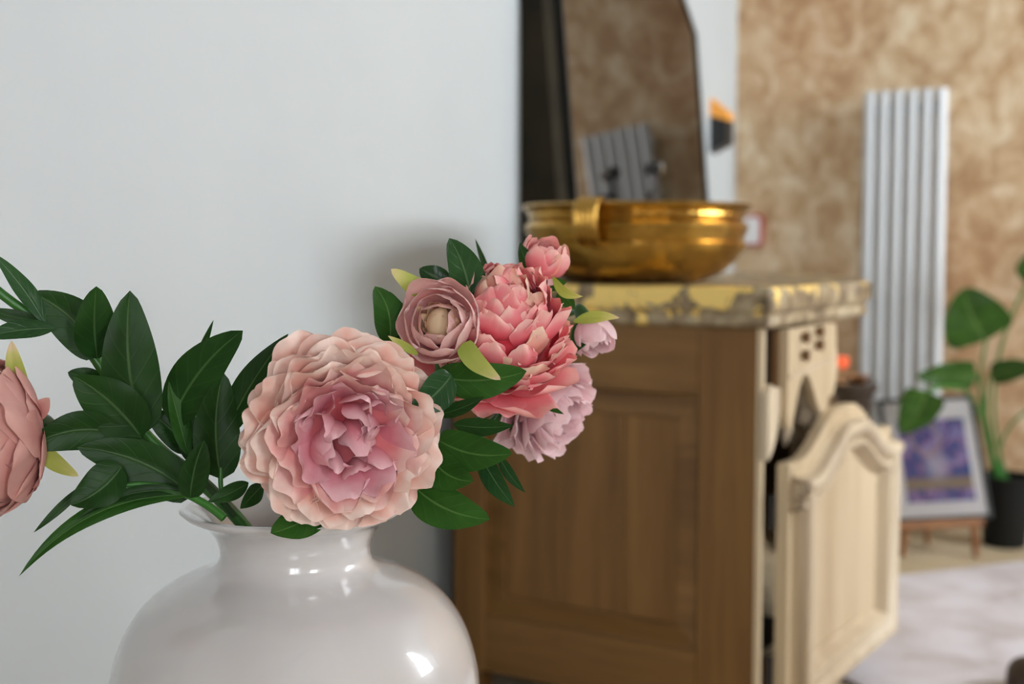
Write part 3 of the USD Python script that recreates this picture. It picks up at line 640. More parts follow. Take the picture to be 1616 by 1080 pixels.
obj('print', (np.array([(FMx @ np.r_[p, 1])[:3] for p in q]), np.array([(0, 1, 2), (0, 2, 3)])), 'abstract_print', pic, uv=np.array([(0, 0), (1, 0), (1, 1), (0, 1)]))
obj('glazing', fbox(b, FW - b, b, FH - b, 0.004, 0.006), 'window_glass', pic)
ea = thing('easel', 'small brown wooden easel holding the framed print', 'easel', np.array([*(D_ + ex * FW / 2)[:2], 0]))
obj('ledge', fbox(0.004, FW - 0.03, -0.022, -0.0005, -0.014, 0.018, 0.002), 'easel_wood', ea)
obj('spine', fbox(FW * .5 - .01, FW * .5 + .01, -0.02, FH * 0.8, -0.030, -0.013, 0.002), 'easel_wood', ea)
for s in (0.10, 0.80):
    top = D_ + ex * FW * s - ey * 0.012 - ez * 0.004
    foot = np.array([*(top + ez * 0.012 + ex * (0.006 if s > .5 else -0.008))[:2], 0.0])
    obj('leg', tube([top + np.array([0, 0, .006]), foot], [0.012, 0.008], 8), 'easel_wood', ea, smooth=40)
top = D_ + ex * FW * .5 + ey * FH * .6 - ez * 0.030
obj('leg', tube([top, np.array([*(D_ + ex * FW * .48 - ez * 0.16)[:2], 0.0])], 0.008, 8), 'easel_wood', ea, smooth=40)

# ------------------------------------------------------------------ leaves and petals
def leaf_mesh(p0, p1, side, nrm, width, bow=0.0, droop=0.0, fold=0.35, wave=0.05, seed=0, shape='lance', ns=18, nt=9):
    """A leaf from p0 to p1: side = unit vector across it, nrm = the face's normal; bow bends it sideways, droop along the normal."""
    rng = np.random.default_rng(seed + 1000)
    s = np.linspace(0, 1, ns); t = np.linspace(-1, 1, nt)
    d = p1 - p0; ln = np.linalg.norm(d)
    mid = p0 + s[:, None] * d + side * (bow * 4 * s * (1 - s))[:, None] + nrm * (droop * 4 * s * (1 - s))[:, None]
    if shape == 'lance': w = np.sin(np.pi * np.clip(s, 0, 1) ** 0.80) ** 0.85
    elif shape == 'broad': w = np.sin(np.pi * s ** 0.72) ** 0.62
    elif shape == 'heart': w = (np.sin(np.pi * s ** 0.50) ** 0.55)
    else: w = np.sin(np.pi * s ** 0.9) ** 1.0
    w = np.maximum(w, 0.0) * width / 2
    w[0] = max(w[0], width * 0.03); w[-1] = width * 0.004
    ph = rng.uniform(0, 6.28, 3)
    V = []
    for i in range(ns):
        for tj in t:
            off = fold * abs(tj) * w[i] - fold * 0.55 * tj * tj * w[i] + wave * width * abs(tj) ** 2 * math.sin(9 * s[i] + ph[0] + (1.3 if tj > 0 else 0)) * (s[i] * (1 - s[i]) * 4)
            V.append(mid[i] + side * (tj * w[i]) + nrm * off)
    F = []
    for i in range(ns - 1):
        for j in range(nt - 1):
            a = i * nt + j; F += [(a, a + 1, a + nt + 1), (a, a + nt + 1, a + nt)]
    uv = np.array([(tj * 0.5 + 0.5, si) for si in s for tj in t])
    return np.array(V), np.array(F), uv

leaf_seed = [0]
def leaf(parent, u0, v0, Z0, u1, v1, Z1, wpx, bow=0.0, roll=0.0, fold=0.35, droop=0.0, m='leaf_dark', name='leaf', shape='lance', wave=0.05):
    """u, v, depth of the base and of the tip; width and bow in picture units at that depth; roll turns the blade about its midrib."""
    leaf_seed[0] += 1
    p0, p1 = P(u0, v0, Z0), P(u1, v1, Z1)
    Zm = (Z0 + Z1) / 2; k = Zm / FPX
    d = unit(p1 - p0); view = unit(CAM - (p0 + p1) / 2)
    side = unit(np.cross(view, d)); nrm = unit(np.cross(d, side))
    a = rad(roll); side, nrm = side * math.cos(a) + nrm * math.sin(a), nrm * math.cos(a) - side * math.sin(a)
    V, F, uv = leaf_mesh(p0, p1, side, nrm, wpx * k, bow * k, droop * k, fold, wave, leaf_seed[0], shape)
    return obj(name, (V, F), m, parent, smooth=True, uv=uv)

def stem(parent, pts, r, m='stem_green', n=26, name='stem'):
    q = spline([P(*p) if len(p) == 3 and isinstance(p, tuple) else np.asarray(p) for p in pts], n)
    return obj(name, tube(q, r if not isinstance(r, tuple) else np.linspace(r[0], r[1], n), 10), m, parent, smooth=50)

def axes(ez, spin=0.0):
    ez = unit(ez); a = np.array([0, 0, 1.0]) if abs(ez[2]) < 0.95 else np.array([1.0, 0, 0])
    ex = unit(np.cross(a, ez)); ey = np.cross(ez, ex)
    return ex * math.cos(spin) + ey * math.sin(spin), ey * math.cos(spin) - ex * math.sin(spin), ez

def petal_mesh(c, F3, phi, Ln, Wd, a0, a1, r0=0.0, z0=0.0, cup=0.25, ruffle=0.06, notch=0.05, q=1.0, seed=0, waist=0.35, ns=13, nt=11, lean=0.0, point=0.0, curl=0.0):
    """A petal rising from the axis frame F3 at azimuth phi: its midline turns from angle a0 to a1 off the axis; the blade is cupped inwards, its hem ruffled and notched."""
    rng = np.random.default_rng(seed + 7)
    ex, ey, ez = F3
    er = ex * math.cos(phi) + ey * math.sin(phi); et = -ex * math.sin(phi) + ey * math.cos(phi)
    ph = rng.uniform(0, 2 * math.pi, 6); fr = rng.uniform(0.8, 1.3, 3)
    S = 60
    ss = np.linspace(0, 1, S); al = rad(a0) + (rad(a1) - rad(a0)) * ss ** q + rad(curl) * np.clip((ss - 0.75) / 0.25, 0, 1) ** 2
    R = r0 + np.r_[0, np.cumsum(np.sin(al[:-1]))] * Ln / (S - 1); Zc = z0 + np.r_[0, np.cumsum(np.cos(al[:-1]))] * Ln / (S - 1)
    V, uv = [], []
    for i in range(ns):
        for j in range(nt):
            t = -1 + 2 * j / (nt - 1)
            sl = 1 - 0.30 * abs(t) ** 3.2 - point * abs(t) + notch * (math.sin(3.0 * fr[0] * t * math.pi * 0.5 + ph[0]) * 0.7 + math.sin(6.5 * fr[1] * t + ph[1]) * 0.5) * 0.8
            s0 = (i / (ns - 1)); s = min(s0 * sl, 1.0)
            f = s * (S - 1); k = min(int(f), S - 2); w = f - k
            r_, z_, a_ = R[k] * (1 - w) + R[k + 1] * w, Zc[k] * (1 - w) + Zc[k + 1] * w, al[k] * (1 - w) + al[k + 1] * w
            wd = Wd * 0.5 * (waist + (1 - waist) * math.sin(min(s0 * 1.25, 1.0) * math.pi / 2)) * (1 - 0.30 * max(0, (s0 - 0.72) / 0.28) ** 2.2)
            y = t * wd
            nv = er * math.cos(a_) - ez * math.sin(a_)                     # outward face
            off = -cup * t * t * wd * (0.4 + 0.6 * s0) + ruffle * Wd * s0 ** 2.5 * (math.sin(4.4 * fr[2] * t + ph[2]) * 0.6 + math.sin(8.5 * fr[0] * t + ph[3]) * 0.35 * abs(t) + 0.5 * math.sin(ph[4]) * t)
            V.append(c + er * r_ + ez * z_ + et * (y + lean * s0 * Wd) + nv * off); uv.append((t * 0.5 + 0.5, s0))
    F = []
    for i in range(ns - 1):
        for j in range(nt - 1):
            a = i * nt + j; F += [(a, a + 1, a + nt + 1), (a, a + nt + 1, a + nt)]
    return (np.array(V), np.array(F)), np.array(uv)

pseed = [0]
def petal(parent, m, *a, **k):
    pseed[0] += 1
    mesh, uv = petal_mesh(*a, seed=pseed[0], **k)
    return obj('petal', mesh, m, parent, smooth=True, uv=uv)

def receptacle(parent, c, ez, r=0.012):
    F3 = axes(ez); m = lathe([(0, -0.016), (0.004, -0.014), (r * 0.8, -0.006), (r, 0.002), (r * 0.5, 0.008), (0, 0.009)], 18, n=16)
    m.apply_transform(frame_matrix(*F3, c)); return obj('calyx', m, 'stem_dark', parent, smooth=60)

# ------------------------------------------------------------------ vase
VZ = 1.045
vc = P(467, 900, VZ); vc = np.array([vc[0], vc[1], 0.0])
vtop = P(467, 806, VZ)[2]
pv = [(0.0, 0.004), (0.078, 0.004), (0.083, 0.0), (0.088, 0.006), (0.090, 0.05), (0.100, 0.15), (0.118, 0.26), (0.139, 0.37), (0.150, vtop - 0.170), (0.1515, vtop - 0.150), (0.147, vtop - 0.120), (0.136, vtop - 0.092), (0.118, vtop - 0.070), (0.094, vtop - 0.055), (0.074, vtop - 0.0475), (0.0645, vtop - 0.042), (0.0615, vtop - 0.036), (0.0615, vtop - 0.028), (0.065, vtop - 0.018), (0.0715, vtop - 0.009), (0.082, vtop - 0.003), (0.0895, vtop + 0.001), (0.0925, vtop + 0.004), (0.0915, vtop + 0.0065), (0.086, vtop + 0.005), (0.074, vtop - 0.003), (0.062, vtop - 0.014), (0.057, vtop - 0.030), (0.060, vtop - 0.044), (0.12, vtop - 0.08), (0.142, vtop - 0.14), (0.13, 0.3), (0.08, 0.03), (0.0, 0.02)]
vase = obj('vase', lathe(pv, 128, vc, n=240), 'glaze', None, smooth=True, label='large glossy white ceramic baluster vase holding the pink peonies', category='vase')
mouth = np.array([vc[0], vc[1], vtop - 0.02])
def inside(dr, du, dz=-0.12): return mouth + RIGHT * dr + AHEAD * du + np.array([0, 0, dz])

# ------------------------------------------------------------------ 1: the big blush peony facing the viewer
c1 = P(539, 673, 0.965)
ax1 = camdir(0.27, -0.22, 1.0)
pe = thing('peony', 'large ruffled blush pink peony bloom facing forward over the vase rim', 'flower', inside(0.02, 0.0))
stem(pe, [inside(0.02, 0.0), mouth + RIGHT * 0.015 + np.array([0, 0, 0.01]), c1 - ax1 * 0.045 + np.array([0, 0, -0.03]), c1 - ax1 * 0.012], 0.0042, 'stem_dark')
F1 = axes(ax1, 0.3)
receptacle(pe, c1, ax1)
rng = random.Random(11)
R1 = 0.0785
rows = [  # count, tip radius, tip height, width, z0, material, ruffle, curl
    (10, 0.0785, 0.004, 0.064, 0.000, 'petal_blush', 0.07, 10), (10, 0.0770, 0.017, 0.064, 0.001, 'petal_blush', 0.09, 16), (10, 0.0740, 0.028, 0.062, 0.002, 'petal_blush', 0.10, 22),
    (10, 0.0700, 0.036, 0.060, 0.004, 'petal_blush', 0.11, 24), (9, 0.0650, 0.041, 0.060, 0.005, 'petal_blush', 0.11, 24), (9, 0.0600, 0.044, 0.057, 0.006, 'petal_blush', 0.11, 20),
    (9, 0.0550, 0.046, 0.054, 0.007, 'petal_rose', 0.11, 16), (8, 0.0495, 0.045, 0.053, 0.008, 'petal_rose', 0.10, 6)]
def arc_for(r, z, a0):
    """The end angle and length of a petal that starts at a0 and ends at radius r, height z."""
    best = None
    for a1 in range(110, -40, -2):
        al = np.radians(np.linspace(a0, a1, 40)); q_ = np.sin(al).mean(), np.cos(al).mean()
        ln = r / q_[0]; e = abs(ln * q_[1] - z)
        if best is None or e < best[0]: best = (e, a1, ln)
    return best[1], best[2]
for ri, (n, rt, zt, wd, z0, m, rf, cl) in enumerate(rows):
    a0 = 104 - 3 * ri
    a1, ln = arc_for(rt, zt - z0, a0)
    for k in range(n):
        ph = (k + rng.uniform(-.18, .18)) / n * 2 * math.pi + ri * 0.37
        j = rng.uniform(0.94, 1.04)
        petal(pe, m, c1, F1, ph, ln * j, wd * rng.uniform(0.92, 1.12), a0, a1 + rng.uniform(-6, 6), z0=z0, cup=0.06, ruffle=rf, notch=0.030, curl=cl + rng.uniform(-14, 18), ns=15, nt=19)
for k in range(8):   # wide petals lining the bowl, sloping down to its floor
    petal(pe, 'petal_heart', c1, F1, k / 8 * 6.283 + 0.4 + rng.uniform(-.15, .15), 0.052 * rng.uniform(.86, 1.06), R1 * rng.uniform(.46, .62), 58, 20 + rng.uniform(-8, 8), r0=0.012, z0=0.006, cup=0.18, ruffle=0.12, notch=0.05, curl=rng.uniform(-50, 30))
for k in range(20):   # small curled petaloids in the heart, spoon shaped, every way round
    ph = k * 2.39996 + rng.uniform(-.4, .4); rr = 0.003 + 0.026 * math.sqrt(k / 20)
    fc = c1 + (F1[0] * math.cos(ph) + F1[1] * math.sin(ph)) * rr
    petal(pe, 'petal_heart', fc, F1, ph + rng.choice([0, 0, 3.14]) + rng.uniform(-1.0, 1.0), R1 * rng.uniform(0.40, 0.60), R1 * rng.uniform(0.24, 0.38), rng.uniform(-5, 45), rng.uniform(-70, 5), r0=0.002, z0=0.004, cup=rng.uniform(0.7, 1.2), ruffle=0.10, notch=0.06, lean=rng.uniform(-.5, .5), curl=rng.uniform(-80, 80), ns=13, nt=11)
leaf(pe, 508, 800, 0.972, 427, 842, 0.932, 58, bow=6, roll=10, m='leaf_mid', shape='broad')
leaf(pe, 415, 765, 0.975, 379, 803, 0.955, 30, roll=-20, m='leaf_dark')
leaf(pe, 392, 762, 0.985, 328, 792, 0.965, 28, bow=3, roll=10, m='leaf_dark')

# ------------------------------------------------------------------ 2: half-open pink bloom above it
c2 = P(693, 512, 0.985); ax2 = camdir(-0.12, 0.18, 1.0)
pb = thing('peony', 'half-open dusky pink peony bloom with cream centre, above the large bloom', 'flower', inside(0.035, 0.02))
stem(pb, [inside(0.035, 0.02), mouth + RIGHT * 0.05 + np.array([0, 0, 0.03]), P(690, 640, 1.01), P(694, 560, 1.02), c2 - ax2 * 0.03], 0.0035, 'stem_green')
F2 = axes(ax2, 0.9); receptacle(pb, c2 - ax2 * 0.022, ax2, 0.014)
c2b = c2 - ax2 * 0.022
rng = random.Random(5)
for n, ln, wd, a0, a1, m in ((5, 0.056, 0.048, 82, -12, 'petal_dusky'), (5, 0.055, 0.046, 76, -22, 'petal_dusky'), (5, 0.050, 0.040, 66, -30, 'petal_dusky'), (4, 0.044, 0.034, 58, -38, 'petal_dusky')):
    for k in range(n):
        petal(pb, m, c2b, F2, (k + rng.uniform(-.12, .12)) / n * 6.283 + ln * 90, ln, wd * rng.uniform(.95, 1.1), a0, a1 + rng.uniform(-8, 8), r0=0.003, cup=0.42, ruffle=0.035, notch=0.02)
hc = trimesh.creation.icosphere(2, 0.0105); hc.apply_scale((1, 1, 1.3)); hc.apply_translation(c2b + ax2 * 0.020)
obj('heart', hc, 'stamen_cream', pb, smooth=True, uv=np.ones((len(hc.vertices), 2)) * 0.8, label='cream centre')
for k in range(26):
    petal(pb, 'stamen_cream', c2b, F2, k * 2.4, 0.026 + rng.uniform(-.004, .004), 0.008, rng.uniform(20, 45), rng.uniform(-30, 0), r0=0.003 + 0.010 * math.sqrt(k / 26), z0=0.010, cup=0.5, ruffle=0.05, notch=0.02, ns=7, nt=5)
leaf(pb, 678, 462, 1.0, 617, 425, 0.985, 32, bow=4, roll=20, m='sepal_lime', name='sepal', shape='broad', fold=0.2)
leaf(pb, 730, 542, 0.965, 790, 600, 0.945, 34, bow=-7, roll=-15, m='sepal_lime', name='sepal', shape='heart', fold=0.25)
leaf(pb, 660, 560, 0.97, 612, 530, 0.96, 14, m='sepal_lime', name='sepal')
leaf(pb, 615, 538, 1.0, 592, 452, 0.985, 52, bow=-10, roll=10, m='leaf_mid', shape='broad')
leaf(pb, 618, 548, 1.01, 638, 500, 1.0, 24, bow=3, m='leaf_dark')
leaf(pb, 640, 500, 1.01, 612, 460, 1.0, 24, bow=4, roll=15, m='leaf_dark', shape='broad')
leaf(pb, 744, 488, 1.005, 709, 376, 0.985, 62, bow=-8, roll=18, m='leaf_gloss', shape='broad')
leaf(pb, 708, 452, 1.03, 662, 424, 1.03, 40, roll=10, m='leaf_gloss', shape='broad')
leaf(pb, 712, 592, 0.965, 649, 648, 0.945, 58, bow=6, roll=-12, fold=0.55, m='leaf_gloss', shape='broad')
leaf(pb, 690, 655, 0.965, 765, 626, 0.95, 26, bow=-4, roll=-25, m='leaf_dark')
leaf(pb, 690, 595, 0.985, 831, 586, 0.965, 62, bow=-10, roll=10, m='leaf_mid', shape='broad')

# ------------------------------------------------------------------ 3: the coral peony
rng = random.Random(21)
c3 = P(776, 592, 1.055); ax3 = camdir(0.16, 0.80, 0.62)
pc = thing('peony', 'dense coral pink peony bloom with many cupped petals, behind the half-open bloom', 'flower', inside(0.045, -0.01))
stem(pc, [inside(0.045, -0.01), mouth + RIGHT * 0.06 + np.array([0, 0, 0.03]), P(740, 690, 1.06), c3 - ax3 * 0.04, c3 - ax3 * 0.01], 0.0042, 'stem_dark')
F3 = axes(ax3); receptacle(pc, c3, ax3, 0.016)
for k in range(9):      # guard petals
    petal(pc, 'petal_coral', c3, F3, k / 9 * 6.283 + 0.3, 0.074, 0.058, 100 + rng.uniform(-6, 6), 62 + rng.uniform(-10, 10), cup=0.2, ruffle=0.10, notch=0.06)
for k in range(8):
    petal(pc, 'petal_coral', c3, F3, k / 8 * 6.283, 0.074, 0.054, 88, 35 + rng.uniform(-8, 8), z0=0.004, cup=0.25, ruffle=0.09, notch=0.05)
NP = 128
for k in range(NP):     # the ball: petals rooted on an egg-shaped core, in loose tufts
    cz = 1 - (k + 0.5) / NP * 1.25; th = math.acos(max(-1, cz)); ph = k * 2.39996 + rng.uniform(-.35, .35)
    rr, zz = 0.050 * math.sin(th) * rng.uniform(0.88, 1.08), 0.054 + 0.055 * math.cos(th)
    out = math.degrees(th)
    mt = 'petal_cream' if rng.random() < 0.12 else 'petal_coral'
    petal(pc, mt, c3, F3, ph, rng.uniform(0.023, 0.034), rng.uniform(0.024, 0.034), (out - 90) * 0.9 + 48 + rng.uniform(-16, 16), (out - 90) * 0.9 - 4 + rng.uniform(-26, 20), r0=rr * 0.86, z0=zz - 0.022, cup=rng.uniform(.3, .7), ruffle=0.14, notch=0.06, lean=rng.uniform(-.4, .4), curl=rng.uniform(-30, 30), ns=11, nt=11)
core = trimesh.creation.icosphere(3, 1.0); core.apply_scale((0.038, 0.038, 0.047)); core.apply_translation((0, 0, 0.042)); core.apply_transform(frame_matrix(*F3, c3))
obj('core', core, 'petal_coral', pc, smooth=True, uv=np.zeros((len(core.vertices), 2)))
leaf(pc, 766, 445, 1.07, 727, 397, 1.06, 10, m='leaf_dark', bow=-3)
leaf(pc, 776, 450, 1.085, 750, 377, 1.09, 10, m='leaf_dark')
leaf(pc, 715, 670, 1.0, 810, 672, 0.985, 30, bow=-4, roll=-10, m='leaf_dark')

# ------------------------------------------------------------------ 4: pale lilac pink peony behind
rng = random.Random(31)
c4 = P(834, 624, 1.115); ax4 = camdir(0.72, -0.42, 0.42)
pl4 = thing('peony', 'pale lilac pink peony bloom turned away behind the coral one', 'flower', inside(0.04, 0.03))
stem(pl4, [inside(0.04, 0.03), mouth + RIGHT * 0.055 + AHEAD * 0.02 + np.array([0, 0, 0.03]), P(760, 680, 1.11), c4 - ax4 * 0.01], 0.004, 'stem_dark')
F4 = axes(ax4, 0.5); receptacle(pl4, c4, ax4, 0.014)
for n, ln, wd, a0, a1, z0 in ((8, 0.064, 0.050, 98, 62, 0), (8, 0.064, 0.048, 90, 40, .003), (8, 0.063, 0.046, 84, 22, .005), (7, 0.060, 0.042, 78, 6, .007), (6, 0.054, 0.038, 66, -10, .008)):
    for k in range(n):
        petal(pl4, 'petal_lilac', c4, F4, (k + rng.uniform(-.15, .15)) / n * 6.283 + a0, 0.93 * ln * rng.uniform(.93, 1.06), wd * 1.1, a0 + rng.uniform(-4, 4), a1 + rng.uniform(-9, 9), z0=z0, cup=0.22, ruffle=0.08, notch=0.06)
for k in range(14):
    petal(pl4, 'petal_lilac', c4, F4, k * 2.4, 0.042, 0.026, 35, -15 + rng.uniform(-20, 20), r0=0.02 * math.sqrt(k / 14), z0=0.01, cup=0.6, ruffle=0.12, notch=0.08, ns=9, nt=9)
leaf(pl4, 852, 636, 1.045, 890, 654, 1.03, 10, m='leaf_mid')

# ------------------------------------------------------------------ 5, 6: buds
def bud(label, c, ez, size, petal_m, seed, spts, loc, inner=None):
    rng = random.Random(seed)
    t = thing('peony_bud', label, 'flower bud', loc)
    stem(t, spts + [tuple(c - unit(ez) * 0.012)] if False else [*spts, c - unit(ez) * 0.010], 0.0026, 'stem_green')
    F3 = axes(ez, seed); receptacle(t, c, ez, size * 0.24)
    for n, ln, wd, a0, a1 in ((5, 1.18, 0.86, 80, -34), (5, 1.14, 0.78, 72, -40), (4, 1.08, 0.66, 62, -46), (3, 0.98, 0.5, 52, -50)):
        for k in range(n):
            petal(t, petal_m if rng.random() > 0.25 or not inner else inner, c, F3, (k + rng.uniform(-.1, .1)) / n * 6.283 + ln * 40, size * ln * rng.uniform(.95, 1.05), size * wd, a0, a1 + rng.uniform(-6, 8), r0=0.002, cup=0.45, ruffle=0.035, notch=0.03, ns=10, nt=9)
    return t
ax5 = camdir(0.22, 0.86, 0.48); c5 = P(852, 440, 1.07)
b5 = bud('round coral pink peony bud, topmost of the right cluster', c5, ax5, 0.0365, 'petal_coral', 3, [inside(0.05, 0.0), mouth + RIGHT * 0.065 + np.array([0, 0, 0.03]), P(800, 640, 1.10), P(838, 500, 1.10)], inside(0.05, 0.0), 'petal_cream')
leaf(b5, 846, 440, 1.06, 820, 383, 1.045, 30, bow=4, roll=25, m='leaf_dark', name='sepal')
leaf(b5, 858, 436, 1.05, 884, 400, 1.04, 18, bow=-5, m='petal_cream', name='sepal', shape='broad')
leaf(b5, 872, 436, 1.045, 920, 468, 1.03, 17, bow=-11, roll=15, m='sepal_lime', name='sepal')
leaf(b5, 862, 452, 1.06, 894, 446, 1.05, 22, roll=-20, m='leaf_mid')
leaf(b5, 880, 462, 1.07, 907, 488, 1.06, 26, bow=3, roll=20, m='leaf_mid', shape='broad')
leaf(b5, 880, 444, 1.055, 845, 444, 1.05, 14, m='petal_lilac', name='sepal', shape='broad')
ax6 = camdir(0.40, -0.82, 0.40); c6 = P(923, 505, 1.09)
b6 = bud('small pale pink peony bud hanging at the right end of the bouquet', c6, ax6, 0.0335, 'petal_lilac', 8, [inside(0.055, 0.01), mouth + RIGHT * 0.07 + np.array([0, 0, 0.035]), P(830, 640, 1.12), P(890, 500, 1.11)], inside(0.055, 0.01))
leaf(b6, 922, 506, 1.08, 900, 560, 1.07, 34, bow=6, roll=25, m='leaf_dark', name='sepal', shape='broad')
leaf(b6, 905, 508, 1.075, 978, 502, 1.06, 20, bow=5, roll=-12, m='sepal_lime', name='sepal')

# ------------------------------------------------------------------ 7: leafy spray under the right cluster
sp = thing('leaf_spray', 'bright green leafy spray below the coral bloom, right of the large bloom', 'foliage', inside(0.05, -0.02))
stem(sp, [inside(0.05, -0.02), mouth + RIGHT * 0.055 - AHEAD * 0.01 + np.array([0, 0, 0.02]), P(668, 745, 1.0), P(690, 690, 1.0)], 0.003, 'stem_green')
leaf(sp, 690, 694, 0.99, 808, 716, 0.955, 62, bow=-12, roll=-8, m='leaf_mid', shape='broad')
leaf(sp, 676, 712, 0.985, 747, 760, 0.955, 60, bow=-14, roll=8, m='leaf_mid', shape='broad')
leaf(sp, 648, 762, 0.985, 773, 820, 0.945, 70, bow=-14, roll=-6, m='leaf_mid', shape='broad')
leaf(sp, 756, 714, 1.01, 812, 800, 0.985, 38, bow=-4, roll=22, fold=0.5, m='leaf_gloss')
leaf(sp, 786, 716, 1.02, 829, 778, 1.0, 18, bow=-4, m='leaf_gloss')
leaf(sp, 684, 780, 1.0, 709, 809, 0.995, 16, m='leaf_mid')

# ------------------------------------------------------------------ 8: left branch with its leaves
br = thing('leafy_branch', 'long dark leafy branch arching out of the vase to the left edge', 'foliage', inside(-0.02, 0.0))
stem(br, [inside(-0.02, 0.0, -0.10), P(372, 815, 1.035), P(305, 752, 1.02), P(226, 682, 1.0), P(153, 570, 0.985), P(112, 526, 0.98), P(66, 505, 0.97), P(10, 470, 0.96), P(-50, 420, 0.95)], (0.0062, 0.0035), 'stem_green', n=50)
stem(br, [P(354, 818, 0.965), P(306, 786, 0.968), P(230, 765, 0.965), P(180, 770, 0.955)], (0.0035, 0.0018), 'stem_green')
stem(br, [P(352, 785, 1.0), P(348, 756, 1.0), P(352, 700, 1.0), P(330, 640, 0.995)], 0.002, 'stem_green')
leaf(br, 72, 512, 0.965, -14, 398, 0.95, 34, bow=-6, roll=30, m='leaf_gloss')
leaf(br, 66, 506, 0.965, -24, 486, 0.95, 24, bow=4, m='leaf_dark')
leaf(br, 88, 518, 0.962, -30, 534, 0.945, 34, bow=-5, roll=25, m='leaf_gloss')
leaf(br, 156, 562, 0.98, 46, 462, 0.965, 74, bow=-14, roll=-6, m='leaf_dark', shape='broad')
leaf(br, 154, 566, 0.978, 152, 452, 0.955, 66, bow=4, roll=12, m='leaf_dark', shape='broad')
leaf(br, 226, 684, 0.985, 205, 459, 0.965, 92, bow=12, roll=10, m='leaf_dark', shape='broad')
leaf(br, 160, 604, 0.99, 107, 588, 0.98, 34, m='leaf_dark', shape='broad')
leaf(br, 224, 692, 0.975, 116, 594, 0.945, 86, bow=-8, roll=-12, m='leaf_dark', shape='broad')
leaf(br, 202, 690, 0.97, 42, 708, 0.945, 66, bow=-20, roll=-15, m='leaf_dark', shape='broad')
leaf(br, 66, 690, 0.95, 38, 736, 0.945, 20, bow=3, m='leaf_dark')
leaf(br, 270, 668, 1.0, 383, 522, 0.975, 76, bow=14, roll=-8, m='leaf_dark', shape='broad')
leaf(br, 300, 600, 1.03, 337, 505, 1.02, 13, m='leaf_dark')
leaf(br, 350, 756, 1.0, 352, 588, 0.99, 74, bow=10, roll=12, m='leaf_dark', shape='broad')
leaf(br, 352, 694, 1.005, 455, 527, 0.99, 50, bow=8, roll=-10, m='leaf_dark')
leaf(br, 300, 712, 1.01, 230, 648, 1.0, 48, bow=-5, roll=8, m='leaf_dark', shape='broad')
leaf(br, 318, 735, 1.01, 296, 645, 1.0, 44, bow=5, roll=-8, m='leaf_dark', shape='broad')
leaf(br, 298, 720, 1.0, 266, 602, 0.99, 32, m='leaf_mid', roll=20)
leaf(br, 304, 782, 0.98, 122, 706, 0.955, 76, bow=-16, roll=-10, m='leaf_dark', shape='broad')
leaf(br, 192, 736, 0.955, 112, 798, 0.935, 66, bow=8, roll=12, m='leaf_dark', shape='broad', fold=0.5)
leaf(br, 300, 786, 0.965, 322, 695, 0.95, 48, bow=4, roll=15, fold=0.6, m='leaf_dark', shape='broad')
leaf(br, 306, 782, 0.965, 30, 910, 0.915, 34, bow=-42, roll=20, m='leaf_mid', fold=0.5)
leaf(br, 300, 778, 0.968, 120, 822, 0.93, 22, bow=-22, roll=20, m='leaf_dark', fold=0.5)
leaf(br, 136, 764, 0.952, 53, 841, 0.94, 15, m='leaf_dark')

# ------------------------------------------------------------------ 9: peony at the left edge
rng = random.Random(41)
c9 = P(58, 676, 0.975); ax9 = camdir(-0.80, -0.12, 0.58)
p9 = thing('peony', 'dusky pink peony bloom cut off by the left edge, seen from its side', 'flower', inside(-0.03, 0.01))
stem(p9, [inside(-0.03, 0.01), P(360, 800, 1.03), P(230, 700, 1.0), P(120, 670, 0.985), c9 - ax9 * 0.012], 0.004, 'stem_dark')
F9 = axes(ax9, 0.2); receptacle(p9, c9, ax9, 0.015)
for ri, (n, ln, wd, a0, a1) in enumerate(((5, 0.056, 0.078, 100, 40), (5, 0.074, 0.080, 98, 20), (5, 0.080, 0.078, 96, 8), (5, 0.082, 0.072, 92, 0), (6, 0.078, 0.058, 88, -8), (5, 0.068, 0.055, 76, -20), (5, 0.055, 0.045, 62, -30))):
    for k in range(n):
        petal(p9, 'petal_antique', c9, F9, (k + rng.uniform(-.15, .15)) / n * 6.283 + ri * 0.55, ln * rng.uniform(.93, 1.08), wd, a0, a1 + rng.uniform(-8, 8), r0=0.003, z0=0.0015 * ri, cup=0.26, ruffle=0.055, notch=0.035, curl=rng.uniform(-10, 24), nt=15)
leaf(p9, 50, 660, 0.955, 78, 628, 0.94, 30, m='petal_antique', name='sepal', shape='broad')
leaf(p9, 40, 640, 0.955, 18, 538, 0.94, 32, bow=4, m='sepal_lime', name='sepal', shape='broad')
leaf(p9, 56, 700, 0.955, 124, 752, 0.94, 28, bow=-5, m='sepal_lime', name='sepal', shape='broad')

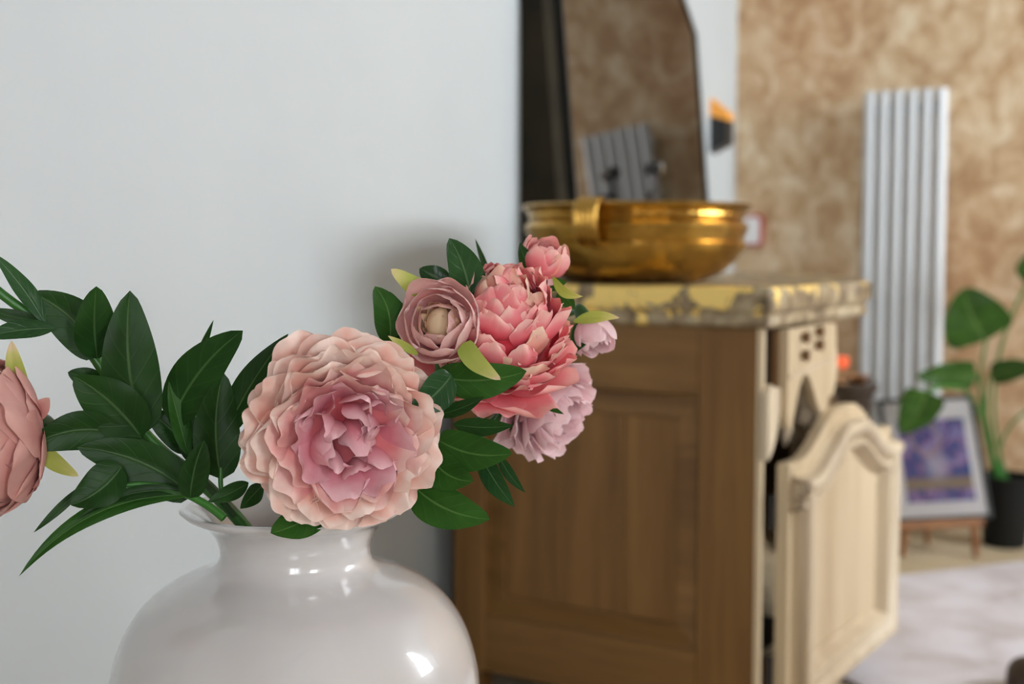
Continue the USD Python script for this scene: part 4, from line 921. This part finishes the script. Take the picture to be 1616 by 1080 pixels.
# ------------------------------------------------------------------ potted plant by the back wall
pz = 3.70
pp = P(1585, 846, 3.74); pp[2] = 0.0
pot = thing('potted_plant', 'green broad-leaved plant in a tapered black pot behind the framed print', 'plant', np.array([pp[0], pp[1], 0]))
Zp = float(np.dot(pp - CAM, FWD))
ph_ = 0.21
obj('pot', lathe([(0, 0), (0.055, 0), (0.060, 0.004), (0.079, ph_ - 0.02), (0.084, ph_ - 0.018), (0.085, ph_), (0.078, ph_), (0.074, ph_ - 0.03), (0, ph_ - 0.03)], 40, (pp[0], pp[1], 0)), 'black_pot', pot, smooth=35)
obj('soil', lathe([(0, ph_ - 0.018), (0.074, ph_ - 0.026)], 30, (pp[0], pp[1], 0)), 'potting_soil', pot)
pt_ = np.array([pp[0], pp[1], ph_ - 0.03])
def plant_leaf(u0, v0, u1, v1, w, z0, z1, spts, **k):
    stem(pot, [pt_ + RIGHT * spts[0]] + spts[1:] + [P(u0, v0, z0)], 0.0045, 'stem_green', name='leaf_stalk')
    leaf(pot, u0, v0, z0, u1, v1, z1, w, m='houseplant_leaf', shape='heart', **k)
plant_leaf(1556, 537, 1520, 455, 108, 3.64, 3.62, [-0.01, P(1548, 640, 3.68)], bow=6, roll=12, fold=0.2)
plant_leaf(1540, 592, 1446, 594, 48, 3.54, 3.46, [-0.02, P(1555, 650, 3.66)], bow=0, roll=-10, fold=0.2)
plant_leaf(1462, 618, 1424, 686, 66, 3.28, 3.18, [-0.03, P(1540, 640, 3.62), P(1500, 610, 3.40)], bow=4, roll=14, fold=0.3)
plant_leaf(1562, 592, 1640, 580, 40, 3.64, 3.58, [0.0, P(1556, 640, 3.68)], bow=4, roll=20, fold=0.2)
plant_leaf(1620, 450, 1680, 380, 60, 3.66, 3.62, [0.01, P(1570, 600, 3.70)], bow=4, roll=10, fold=0.2)
stem(pot, [pt_ + RIGHT * 0.01, P(1580, 700, Zp), P(1612, 655, Zp - 0.02), P(1650, 640, Zp - 0.03)], 0.004, 'stem_green', name='leaf_stalk')

# ------------------------------------------------------------------ something dark in the lower right corner
ft = on_plane(1624, 1088, 2, 0.010)
m = lathe([(0, 0.062), (0.02, 0.060), (0.036, 0.048), (0.043, 0.022), (0.042, 0.0), (0, 0)], 28, ft, n=24)
obj('footstool', m, 'brown_leather', None, smooth=60, label='dark brown rounded object on the rug in the bottom right corner', category='footstool')
